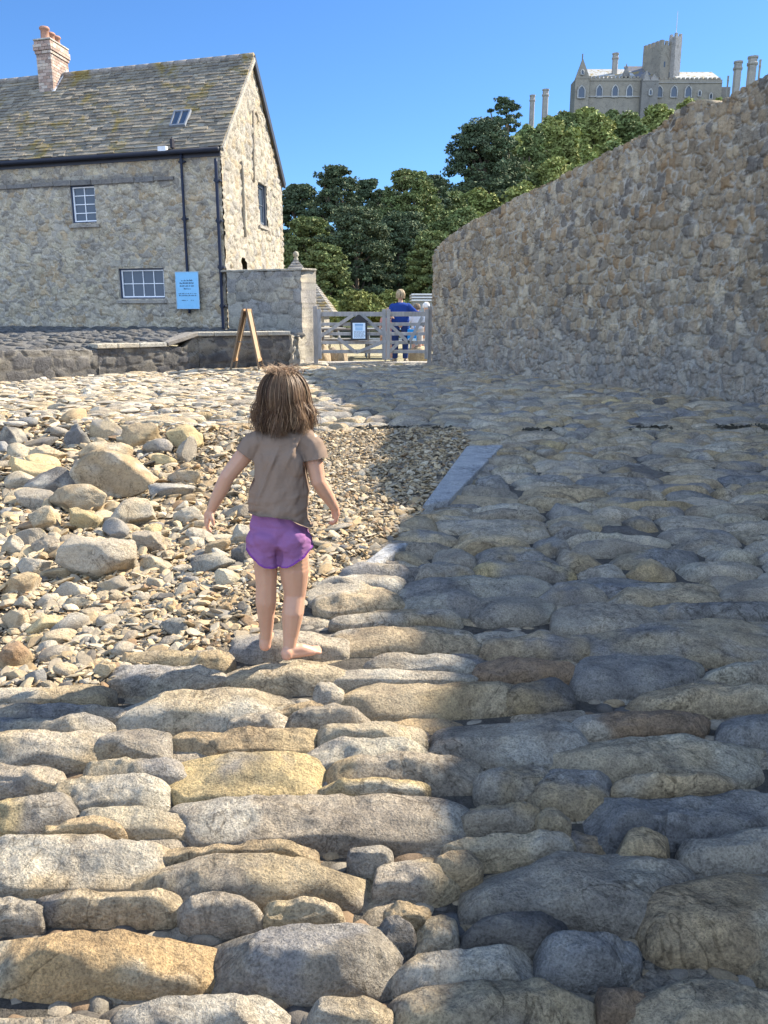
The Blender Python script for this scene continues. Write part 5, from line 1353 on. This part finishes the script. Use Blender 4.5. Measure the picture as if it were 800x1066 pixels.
lone(790.8, 793.2, 62, 90, 192, 'thin stone flue at the right edge beside the thick chimney')
lone(757.5, 759.5, 79, 92, 192, 'shortest thin flue between the castle and the octagonal chimneys')

# ------------------------------------------------------------------ figures
def chain(mb, P_, R_, n=10, sub=2):
    """ellipsoids strung along a polyline; R_ rows are radii (scalar or 3-vector)"""
    P_ = [np.asarray(p, float) for p in P_]; R_ = [np.asarray(q, float)*np.ones(3) for q in R_]
    v0, f0 = ICO[sub]
    for i in range(len(P_)-1):
        L = np.linalg.norm(P_[i+1]-P_[i]); m = max(2, int(L/(min(R_[i].min(), R_[i+1].min())*.28))+1)
        for t in np.linspace(0, 1, m): mb.arr(v0*(R_[i]*(1-t)+R_[i+1]*t)+P_[i]*(1-t)+P_[i+1]*t, f0)
def remesh(mb, vox, smooth_it=4, fac=.5):
    me = bpy.data.meshes.new('tmp'); v = np.concatenate(mb.v); f = np.concatenate(mb.f[3]); me.from_pydata(v.tolist(), [], f.tolist())
    o = bpy.data.objects.new('tmp', me); COL.objects.link(o)
    m = o.modifiers.new('r', 'REMESH'); m.mode = 'VOXEL'; m.voxel_size = vox
    if smooth_it: s = o.modifiers.new('s', 'SMOOTH'); s.iterations = smooth_it; s.factor = fac
    dg = bpy.context.evaluated_depsgraph_get(); e = o.evaluated_get(dg); m2 = e.to_mesh()
    V = np.zeros(len(m2.vertices)*3); m2.vertices.foreach_get('co', V); V = V.reshape(-1, 3)
    Nn = np.zeros(len(m2.vertices)*3); m2.vertices.foreach_get('normal', Nn); Nn = Nn.reshape(-1, 3)
    q = [list(p.vertices) for p in m2.polygons]; F = []
    F4 = np.array([x for x in q if len(x) == 4]); F3 = np.array([x for x in q if len(x) == 3])
    e.to_mesh_clear(); bpy.data.objects.remove(o); bpy.data.meshes.remove(me)
    return V, [x for x in (F4, F3) if len(x)], Nn
CYY = 2.93
def c_(u, v, Y=CYY): return P(u, v, Y)
zg0 = 0.0
girl = empty('person', (float(c_(290, 690)[0]), CYY, 0.0))
tag(girl, 'small barefoot girl from behind in taupe t-shirt and purple shorts, walking over the stones', 'person')
SK = (.46, .27, .185)
mb = MB()
# --- legs
hl, hr = c_(276.5, 566, 2.95), c_(306, 566, 2.94)
kl, kr = c_(277.5, 604, 2.95), c_(307.5, 617, 2.955)
al, ar = c_(277.5, 664, 3.0), c_(301.5, 675, 2.93)
toeb = []
hL = P(276.5, 677, 3.00); hR = P(299.5, 687, 2.915)
zL, zR = hL[2], hR[2]
chain(mb, [hl, hl*.5+kl*.5, kl], [.052, .048, .042]); 
cl_ = kl*.68+al*.32+[0, -.010, 0]
chain(mb, [kl, cl_, kl*.25+al*.75, al], [.041, .0415, .030, .0235])
chain(mb, [hr, hr*.5+kr*.5, kr], [.056, .059, .044])
cr_ = kr*.68+ar*.32+[.0, -.012, 0]
chain(mb, [kr, cr_, kr*.25+ar*.75, ar], [.042, .0440, .031, .0245])
def foot(ank, heel, dirv, L=.165, lift=0.0):
    d = np.array([dirv[0], dirv[1], 0.]); d /= np.linalg.norm(d); s = np.array([-d[1], d[0], 0]); z0 = heel[2]
    hc = np.array([heel[0], heel[1], z0+.022])
    chain(mb, [ank, hc+[0, 0, .008]], [.024, .025]); chain(mb, [hc, hc-[0, 0, .0]], [.0245, .0245])
    ball = hc+d*L*.60; ball[2] = z0+.017
    chain(mb, [ank*.6+hc*.4+d*.012, hc+d*L*.35+[0, 0, .012], ball], [.024, (.024, .024, .022), (.027, .027, .017)])
    chain(mb, [hc, ball+s*.012], [.020, .017]); chain(mb, [hc, ball-s*.014], [.019, .015])
    sgn = 1
    for k, (off, l, rr) in enumerate(((.024, .040, .0105), (.010, .040, .0080), (-.002, .036, .0076), (-.013, .031, .0072), (-.023, .025, .0070))):
        o1 = off*foot.side; a = ball+s*o1*.85+d*.004; b = a+d*l+s*o1*.15; a[2] = z0+.014; b[2] = z0+.010
        chain(mb, [a, (a+b)/2+[0, 0, .003], b], [rr*1.05, rr, rr*.95])
foot.side = -1; foot(al, hL, (-.12, 1))          # left foot points away: big toe on its right side
foot.side = 1; foot(ar, hR, (.86, .50))
# --- trunk, neck, head
pel = c_(291, 556, 2.95); ches = c_(292, 486, 2.955); upc = c_(294, 462, 2.95); nk = c_(296, 447, 2.955); hd = c_(296, 417, 2.975)
chain(mb, [pel, c_(291, 525, 2.955), ches, upc], [(.085, .062, .05), (.085, .062, .06), (.092, .064, .06), (.082, .052, .026)])
chain(mb, [hl, pel, hr], [(.055, .055, .045), (.06, .055, .045), (.055, .055, .045)])
chain(mb, [upc, nk, c_(296, 430, 2.965)], [.040, .036, .038])
chain(mb, [hd, hd+[0, -.004, .012]], [(.071, .086, .082), (.072, .087, .084)])
chain(mb, [hd+[0, .04, -.05], hd+[0, .052, -.066]], [(.046, .036, .034), (.024, .02, .018)])    # jaw, chin
chain(mb, [hd+[0, .082, -.012], hd+[0, .094, -.026]], [.009, .011])                        # nose
chain(mb, [hd+[-.016, .077, -.052], hd+[.016, .077, -.052]], [.0075, .0075])               # lips
for sx in (-1, 1): chain(mb, [hd+[sx*.073, .0, -.012], hd+[sx*.078, -.004, .006]], [(.007, .014, .018), (.006, .015, .016)])
# --- arms
sl_, sr_ = c_(266, 459, 2.95), c_(322.5, 459, 2.95)
el, er_ = c_(237, 496, 2.93), c_(331.5, 501, 2.93)
wl, wr = c_(220.5, 530, 2.955), c_(348.5, 528, 2.98)
chain(mb, [upc+[-.03, 0, .0], sl_], [.030, .032]); chain(mb, [upc+[.03, 0, .0], sr_], [.030, .032])
chain(mb, [sl_, sl_*.5+el*.5, el], [.036, .033, .0280]); chain(mb, [el, el*.66+wl*.34, wl], [.0280, .0285, .0180])
chain(mb, [sr_, sr_*.5+er_*.5, er_], [.036, .034, .0285]); chain(mb, [er_, er_*.66+wr*.34, wr], [.0285, .0285, .0180])
def hand(w, fwd, side, thumb_side, curl=.35, scale=1.0):
    fwd = np.asarray(fwd, float); fwd /= np.linalg.norm(fwd); side = np.asarray(side, float); side -= fwd*side@fwd; side /= np.linalg.norm(side); nr = np.cross(fwd, side)*(-1 if thumb_side < 0 else 1)
    nr = nr if hand.palm@nr > 0 else -nr
    pc = w+fwd*.030*scale
    chain(mb, [w, pc], [.0165*scale, (.019*scale,)*3])
    for o1 in (-.016, -.0055, .0055, .016): chain(mb, [w+fwd*.012, w+fwd*.050*scale+side*o1*scale], [.012*scale, .0095*scale])
    for k, (o1, L_) in enumerate(((-.0185, .036), (-.0065, .044), (.0060, .041), (.0180, .030))):
        o1 = o1*(-thumb_side) ; a = w+fwd*.052*scale+side*o1*scale; p = [a]; ang = curl*.45+.06*k; dirv = fwd+side*o1*9
        for j, fr_ in enumerate((.42, .32, .26)):
            dd = dirv*math.cos(ang)+nr*math.sin(ang); dd /= np.linalg.norm(dd); p.append(p[-1]+dd*L_*fr_*1.15*scale); ang += curl
        chain(mb, p, [.0078*scale, .0072*scale, .0067*scale, .0058*scale])
    b0 = w+fwd*.016*scale+side*thumb_side*.013*scale; b1 = b0+(side*thumb_side*.8+fwd*.75+nr*.35)*.022*scale; b2 = b1+(side*thumb_side*.25+fwd*.85+nr*.5)*.022*scale
    chain(mb, [b0, b1, b2], [.0105*scale, .0085*scale, .0068*scale])
hand.palm = np.array([.6, .4, 0]); hand(wl, wl-el+np.array([0, .0, -.02]), (.55, -.75, .1), 1, .45, 1.0)
hand.palm = np.array([-.8, .3, 0]); hand(wr, (wr-er_)*.5+np.array([-.012, .02, -.055]), (.2, .9, .1), 1, .75, .95)
V, F, Nn = remesh(mb, .0032, 5, .5)
col = np.tile(np.array(SK), (len(V), 1)); 
def blush(cn, rad, amt):
    global col
    d = np.linalg.norm(V-cn, axis=1); f = (np.exp(-(d/rad)**2)*amt)[:, None]; col = col*(1-f)+np.array([.58, .25, .18])*f
for q, rad, a in ((hL, .03, .6), (hR, .03, .5), (wl+(wl-el)*.5, .05, .35), (wr+np.array([0, 0, -.05]), .04, .45), (el, .02, .35), (er_, .02, .3), (hR+np.array([.09, .05, 0]), .05, .3)): blush(q, rad, a)
mk('body', V, F, M['skin'], girl, col, True)
for sx in (-1, 1):
    v, f = ICO[3]; e = MB(); e.arr(v*.0105+hd+np.array([sx*.029, .074, .002]), f, (.7, .7, .68)); e.arr(v*.005+hd+np.array([sx*.029, .0815, .002]), f, (.08, .05, .03)); e.build('eye', M['paint'], girl, smooth=True)

# --- shorts
mb = MB()
chain(mb, [c_(291, 529, 2.953), c_(291, 562, 2.95)], [(.106, .082, .03), (.114, .090, .045)])
chain(mb, [c_(275, 562, 2.95), c_(276, 596, 2.945)], [(.066, .082, .05), (.064, .078, .04)])
chain(mb, [c_(306.5, 562, 2.945), c_(307, 596, 2.945)], [(.069, .084, .05), (.071, .080, .04)])
for sx, uu in ((-1, 279), (1, 304)): chain(mb, [c_(uu, 562, 2.90), c_(uu, 569, 2.905)], [(.055, .045, .05), (.05, .042, .05)])
V, F, Nn = remesh(mb, .004, 3, .5)
def zpx(v, Y=2.93): return P(300, v, Y)[2]
uc = 400+FPX*V[:, 0]/(V[:, 1]*CP-(V[:, 2]-EYE)*SP)
hemv = np.interp(uc, [255, 262, 275, 288, 292, 300, 316, 325], [567, 575, 586, 588.5, 587, 586, 577, 569]); hz = P(300, 0, 2.93)[2]*0+np.array([zpx(v) for v in hemv])
topz = zpx(533)
wr_ = fbm(np.stack([V[:, 0]*16, V[:, 1]*6, V[:, 2]*26], 1), 3, 3)*.0080+fbm(np.stack([(V[:, 0]+V[:, 2]*.8)*30, V[:, 1]*8, (V[:, 2]-V[:, 0]*.4)*14], 1), 9, 2)*.0045
xc = V[:, 0]-c_(291.5, 565)[0]; cre = np.exp(-(xc/.012)**2)*sstep(zpx(548), zpx(572), V[:, 2])*(V[:, 1] < 2.93); zz1 = V[:, 2]
band = np.exp(-((zz1-zpx(546))/.004)**2)*-.0018
V = V+Nn*(wr_-cre*.010+band)[:, None]
cl = V[:, 2] < hz; V[:, 2] = np.where(cl, hz+.0*V[:, 2], V[:, 2])
flare = np.exp(-((V[:, 2]-hz)/.012)**2)*.0025; V[:, :2] += Nn[:, :2]*flare[:, None]
PU = np.array([.225, .105, .235]); colr = np.tile(PU, (len(V), 1)); hemf = ((V[:, 2] < hz+.006) | cl)[:, None]; colr = np.where(hemf, np.array([.17, .05, .24]), colr)
mk('shorts', V, F, M['cloth'], girl, colr, True)

# --- t-shirt
mb = MB()
chain(mb, [c_(294, 461, 2.95), c_(292, 480, 2.95), c_(290.5, 505, 2.95), c_(290.5, 530, 2.947), c_(292, 556, 2.945)], [(.098, .070, .052), (.108, .080, .05), (.113, .084, .04), (.116, .088, .04), (.122, .094, .04)])
chain(mb, [c_(296, 452, 2.955), c_(275, 458, 2.95)], [(.04, .052, .032), (.038, .048, .040)])
chain(mb, [c_(296, 452, 2.955), c_(315, 458, 2.95)], [(.04, .052, .032), (.038, .048, .040)])
sdl = (el-sl_)/np.linalg.norm(el-sl_); sdr = (er_-sr_)/np.linalg.norm(er_-sr_)
chain(mb, [c_(271, 459, 2.95), sl_+sdl*.018, sl_+sdl*.09], [.048, .045, .044])
chain(mb, [c_(318, 459, 2.95), sr_+sdr*.022+[.003, 0, 0], sr_+sdr*.10+[.008, 0, 0]], [.048, .047, .048])
chain(mb, [c_(283, 480, 2.90), c_(281, 486, 2.905)], [(.04, .03, .05)]*2); chain(mb, [c_(304, 480, 2.90), c_(306, 486, 2.905)], [(.04, .03, .05)]*2)
V, F, Nn = remesh(mb, .0042, 4, .5)
Vo = V.copy()
X_, Z_ = V[:, 0]-c_(291, 500)[0], V[:, 2]-c_(291, 500)[2]
f1_ = fbm(np.stack([(X_*1.0-Z_*.45)*17, V[:, 1]*4, (Z_+X_*.3)*4.5], 1), 31, 3)
f2_ = fbm(np.stack([X_*26, V[:, 1]*5, Z_*5], 1), 37, 3)
low = sstep(.02, -.12, Z_); f3_ = fbm(np.stack([(X_*.6+Z_*.9)*12, V[:, 1]*4, (Z_*1.3-X_*.6)*20], 1), 43, 3)
fold = np.maximum(0, 1-np.abs(((X_+.055)+(-.02-Z_)*.42)/.012))*sstep(-.16, -.02, Z_)*sstep(.16, .08, Z_)       # long diagonal fold from the left shoulder
fold2 = np.maximum(0, 1-np.abs((X_-.052+(Z_-.1)*-.5)/.010))*sstep(.02, .12, Z_)
V = V+Nn*(f1_*.011+f2_*.0055+low*f3_*.011+fold*.009*(V[:, 1] < CYY)+fold2*.007)[:, None]
V[:, :2] += (Nn[:, :2]*(low*.010*np.abs(fbm(np.stack([X_*14, V[:, 1]*9, X_*0], 1), 51, 2)))[:, None])
uc = 400+FPX*V[:, 0]/(V[:, 1]*CP-(V[:, 2]-EYE)*SP)
hv = np.interp(uc, [252, 258, 285, 303, 314, 322, 330], [536, 537.5, 538, 541, 548, 553, 552]); hz = np.array([zpx(v, 2.86) for v in hv])
# sleeves: flatten beyond the cuff
for s0, sd, L_, side in ((sl_, sdl, .062, -1), (sr_, sdr, .070, 1)):
    rel = V-s0; t = rel@sd; ax = rel-t[:, None]*sd; near = (np.linalg.norm(ax, axis=1) < (.095 if side < 0 else .066)) & ((V[:, 0]-c_(291, 480)[0])*side > .09) & (t < .175)
    k_ = near & (t > L_); V[k_] -= sd*(t[k_]-L_)[:, None]
cl = V[:, 2] < hz; V[:, 2] = np.where(cl, hz, V[:, 2])
TS = np.array([.205, .152, .118]); colr = np.tile(TS, (len(V), 1)); colr = np.where(((V[:, 2] > hz) & (V[:, 2] < hz+.010))[:, None], TS*.9, colr)
mk('t_shirt', V, F, M['cloth'], girl, colr, True)
# neckband
mb = MB(); nc = c_(296, 449.5, 2.955); mb.tube([nc+np.array([.050*math.cos(t), .044*math.sin(t), .006*math.sin(t)*1-.002]) for t in np.linspace(0, 2*np.pi, 25)], .005, 6, TS*.92); mb.build('neckband', M['cloth'], girl, smooth=True)

# --- hair: skull cap and thousands of strands
hmb = MB(); r = np.random.default_rng(55)
v, f = ICO[4]; hc = hd+np.array([0, -.004, .012]); cap = v*np.array([.080, .096, .090])
keepf = f[(cap[f].mean(1)[:, 1] < .052) | (cap[f].mean(1)[:, 2] > .055)]; keepf = keepf[cap[keepf].mean(1)[:, 2] > -.055]
hmb.arr(cap+hc, keepf, (.075, .045, .028))
crown = np.array([.0, -.035, .085])
NCL = 150; cla = r.uniform(0, 2*np.pi, NCL)
zend_b = P(296, 444, 2.90)[2]-hc[2]
cols = [(.125, .070, .042), (.080, .046, .028), (.18, .105, .062), (.25, .16, .095), (.15, .088, .050)]
clump = []
for k in range(NCL):
    clump.append((cla[k], r.uniform(-.012, .022), r.uniform(-.03, .012), r.uniform(-.05, .05), r.integers(5), r.uniform(.85, 1.10)))
NS = 7600; nseg = 13
for i in range(NS):
    a0, flr, dl, tw, ci, rf_ = clump[r.integers(NCL)]
    a = a0+r.normal()*.09; 
    if abs(((a-math.pi/2+math.pi) % (2*math.pi))-math.pi) < .75 and r.random() < .85: continue     # face side left open
    R0 = rf_+r.normal()*.045; ph0 = r.uniform(.03, 1.25)*(.3+.7*r.random())
    zend = zend_b+dl*1.3+.012+r.normal()*.012; endfl = flr*.8+r.normal()*.009; pts = []
    for j in range(nseg):
        t = j/(nseg-1); ph = ph0+(1.62-ph0)*min(1, t*1.9)
        if t*1.9 <= 1:
            rr = math.sin(ph); zz = math.cos(ph); rad = R0
            x = .081*rr*math.cos(a+tw*t)*rad*(1+.0); y = .104*rr*math.sin(a+tw*t)*rad; z = .094*zz*(rad*.6+.45)
            x += crown[0]*(1-rr); y += crown[1]*.6*(1-rr)
        else:
            tt = (t*1.9-1)/.9; wv = .008*math.sin(tt*5.5+a0*9+ci)*tt
            bulge = 1+.12*math.sin(min(tt, 1)*2.0)*R0*.8; inw = 1-.10*sstep(.7, 1, tt)
            x = .080*math.cos(a+tw*t)*R0*bulge*inw+math.cos(a)*endfl*tt+wv; y = .104*math.sin(a+tw*t)*R0*(1-.22*tt)+math.sin(a)*endfl*tt+wv
            z = -.006+(zend+.006)*tt
        pts.append(hc+np.array([x, y, z]))
    pts = np.array(pts); w_ = r.uniform(.0006, .0013)
    if r.random() < .22:      # loose locks that stray from the rest
        st = np.linspace(0, 1, nseg)[:, None]**1.5; pts = pts+st*np.array([r.normal()*.016, r.normal()*.012-.004, r.uniform(-.012, .014)])+np.sin(np.linspace(0, 5, nseg)+r.uniform(0, 6))[:, None]*.0035*np.array([1, .5, 0])
    c = np.array(cols[ci])*r.uniform(.5, 1.15)
    if r.random() < .12: c = np.array([.30, .21, .13])*r.uniform(.8, 1.1)
    hmb.tube(pts, np.concatenate([[w_*.7], np.full(nseg-3, w_), [w_*.7, w_*.25]]), 3, c, cap=False)
for i in range(420):      # flyaways on the crown
    a = r.uniform(0, 6.28); L_ = r.uniform(.02, .06); b = hc+crown*np.array([1, .6, 1])+np.array([r.normal()*.025, r.normal()*.025, .002]); d = np.array([math.cos(a)*.8, math.sin(a)*.6, r.uniform(.2, .8)])
    hmb.tube([b, b+d*L_*.5+[0, 0, .006], b+d*L_+[0, 0, -.004]], [.0010, .0008, .0003], 3, np.array(cols[3])*r.uniform(.8, 1.5), cap=False)
hmb.build('hair', M['hair'], girl, smooth=True)

# ------------------------------------------------------------------ people behind the gate
def figure(x, y, H, lab, top, bot, hairc, shoe, lean=(0, 0), arms=None, face=1, hair_len=.0, vox=.011, short_sleeve=True, skirt=False, legs_bare=True, w=1.0):
    o = empty('person', (x, y, zg)); tag(o, lab, 'person'); s = H/1.7; B = np.array([x, y, zg])
    def q(a, b, c): return B+np.array([a*s*w+lean[0]*c/1.7, b*s*face+lean[1]*c/1.7, c*s])
    m = MB()
    for sd in (-1, 1):
        chain(m, [q(sd*.09, 0, .88), q(sd*.10, .01, .50), q(sd*.10, -.01, .09)], [.088*s, .060*s, .038*s], sub=2); chain(m, [q(sd*.10, -.02, .05), q(sd*.12, .17, .035)], [.04*s, (.045*s, .045*s, .03*s)])
    chain(m, [q(0, 0, .92), q(0, 0, 1.12), q(0, .0, 1.34)], [(.16*s*w, .11*s, .1*s), (.14*s*w, .10*s, .1*s), (.17*s*w, .11*s, .08*s)])
    chain(m, [q(0, 0, 1.38), q(0, .02, 1.50)], [.06*s, .055*s]); chain(m, [q(0, .02, 1.58), q(0, .02, 1.60)], [(.078*s, .095*s, .11*s)]*2); chain(m, [q(0, .11, 1.57), q(0, .125, 1.55)], [.014*s]*2); chain(m, [q(0, .09, 1.52), q(0, .095, 1.50)], [.03*s]*2)
    arms = arms or [((-.20, 0, 1.36), (-.27, -.02, 1.08), (-.25, .08, .86)), ((.20, 0, 1.36), (.27, -.02, 1.08), (.25, .08, .86))]
    for A_ in arms:
        p = [q(*k_) for k_ in A_]; chain(m, p, [.058*s, .044*s, .028*s]); d = p[2]-p[1]; d /= np.linalg.norm(d); hp = p[2]+d*.05
        chain(m, [p[2], hp], [.030*s, (.036*s,)*3])
        sdv = np.cross(d, [0, 1, .3]); sdv /= np.linalg.norm(sdv)
        for k_ in (-1.5, -.5, .5, 1.5): chain(m, [hp+sdv*.015*k_, hp+sdv*.019*k_+d*(.085-.008*abs(k_)), hp+sdv*.019*k_+d*.10+np.array([0, .015, -.02])], [.013*s, .011*s, .009*s])
        chain(m, [hp-d*.01, hp+sdv*.05+d*.03], [.014*s, .011*s])
    V, F, _n = remesh(m, vox, 3); mk('body', V, F, M['skin'], o, (.55, .35, .26), True)
    m = MB(); chain(m, [q(0, 0, .98), q(0, 0, 1.15), q(0, 0, 1.34), q(0, 0, 1.40)], [(.185*s*w, .135*s, .06*s), (.175*s*w, .135*s, .1*s), (.20*s*w, .135*s, .08*s), (.10*s, .08*s, .04*s)])
    for A_ in arms:
        p = [q(*k_) for k_ in A_]; e = p[0]*.45+p[1]*.55 if short_sleeve else p[2]; pts = [p[0], e] if short_sleeve else [p[0], p[1], p[2]]
        chain(m, pts, [.075*s]+[.066*s if short_sleeve else .060*s]*(1)+([] if short_sleeve else [.042*s]))
    V, F, Nn = remesh(m, vox, 3); V = V+Nn*(fbm(V*np.array([9, 9, 5]), 5, 3)*.012)[:, None]; zc_ = B[2]+.93*s; V[:, 2] = np.maximum(V[:, 2], zc_); mk('jacket' if not short_sleeve else 't_shirt', V, F, M['cloth'], o, top, True)
    m = MB(); ln = .10 if not legs_bare else .52
    for sd in (-1, 1): chain(m, [q(sd*.085, 0, .92), q(sd*.10, 0, .60)]+([q(sd*.10, -.0, ln)] if ln < .5 else []), [.112*s, .092*s]+([.068*s] if ln < .5 else []))
    chain(m, [q(-.06, 0, .95), q(.06, 0, .95)], [(.12*s, .13*s, .10*s)]*2); V, F, Nn = remesh(m, vox, 3); V[:, 2] = np.clip(V[:, 2], B[2]+ln*s, B[2]+1.02*s); mk('trousers' if not legs_bare else 'shorts', V, F, M['cloth'], o, bot, True)
    m = MB()
    for sd in (-1, 1): chain(m, [q(sd*.10, -.03, .05), q(sd*.125, .19, .04)], [(.048*s, .055*s, .05*s), (.05*s, .05*s, .04*s)])
    V, F, Nn = remesh(m, vox, 2); mk('shoes', V, F, M['paint'], o, shoe, True)
    m = MB(); r = np.random.default_rng(int(x*100+900)); hc_ = q(0, .0, 1.61)
    for k_ in range(420):
        a = r.uniform(0, 6.283); 
        if math.sin(a)*face > .6 and r.random() < .8: continue
        R1 = s*r.uniform(.088, .108); pts = []
        ph0 = r.uniform(.05, 1.0)
        for j in range(7):
            t = j/6; ph = ph0+(1.55-ph0)*min(1, t*1.5); dz = -max(0, t*1.5-1)*2*(.05+hair_len)*s
            pts.append(hc_+np.array([R1*math.sin(ph)*math.cos(a)+r.normal()*.003, R1*1.12*math.sin(ph)*math.sin(a), R1*1.15*math.cos(ph)+dz]))
        m.tube(pts, [.004]*5+[.003, .001], 4, np.array(hairc)*r.uniform(.7, 1.3), cap=False)
    v, f = ICO[3]; cap = v*np.array([.088, .100, .108])*s; kf = f[(cap[f].mean(1)[:, 1]*face < .045*s) | (cap[f].mean(1)[:, 2] > .06*s)]; kf = kf[cap[kf].mean(1)[:, 2] > -.05*s]; m.arr(cap+hc_, kf, np.array(hairc)*.6); m.build('hair', M['hair'], o, smooth=True)
    return o
def fx(u, Y): return float(P(u, 350, Y)[0])
y1 = 20.3
figure(fx(417, y1), y1, 1.70, 'adult seen from behind in royal blue jacket leaning at the right gate leaf', (.02, .05, .22), (.025, .045, .14), (.42, .32, .20), (.25, .2, .15), lean=(0, -.05), w=1.25,
       arms=[((-.15, 0, 1.33), (-.24, -.04, 1.08), (-.18, -.24, 1.08)), ((.15, 0, 1.34), (.29, -.04, 1.18), (.40, -.24, 1.16))], short_sleeve=False, legs_bare=False, hair_len=.05)
y2 = 21.1
figure(fx(434, y2), y2, 1.38, 'child in pale t-shirt behind the right gate leaf, beside the blue-jacketed adult', (.62, .64, .68), (.45, .42, .38), (.20, .14, .09), (.3, .3, .3), hair_len=.0)
y3 = 21.5
figure(fx(443.5, y3), y3, 1.42, 'white-haired person in dark top half hidden by the end of the tall wall', (.05, .05, .07), (.60, .58, .55), (.72, .70, .66), (.2, .15, .1), hair_len=.0)
y4 = 20.9
figure(fx(404.5, y4), y4, 1.28, 'small pinkish-clad child just left of the blue-jacketed adult behind the gate', (.45, .22, .20), (.40, .36, .34), (.35, .24, .15), (.4, .4, .4))
g = MB(); c = np.array([fx(429, 20.25), 20.2, zg+.62]); g.box(c, (.22, .12, .34), None, (.03, .30, .75)); g.box(c+[0, -.065, -.10], (.18, .03, .12), None, (.55, .75, .85)); g.tube([c+[-.07, 0, .17], c+[-.05, 0, .32], c+[.05, 0, .32], c+[.07, 0, .17]], .012, 6, (.03, .25, .6))
o = g.build('shoulder_bag', M['cloth'], None, loc=(c[0], c[1], c[2]-.17), bevel=.02); tag(o, 'bright cyan bag hanging beside the right hip of the adult in blue', 'bag')

# label tidy-up: lengths only
for o in scene.objects:
    if o.get('label') and len(o['label'].split()) > 16: o['label'] = ' '.join(o['label'].split()[:16])
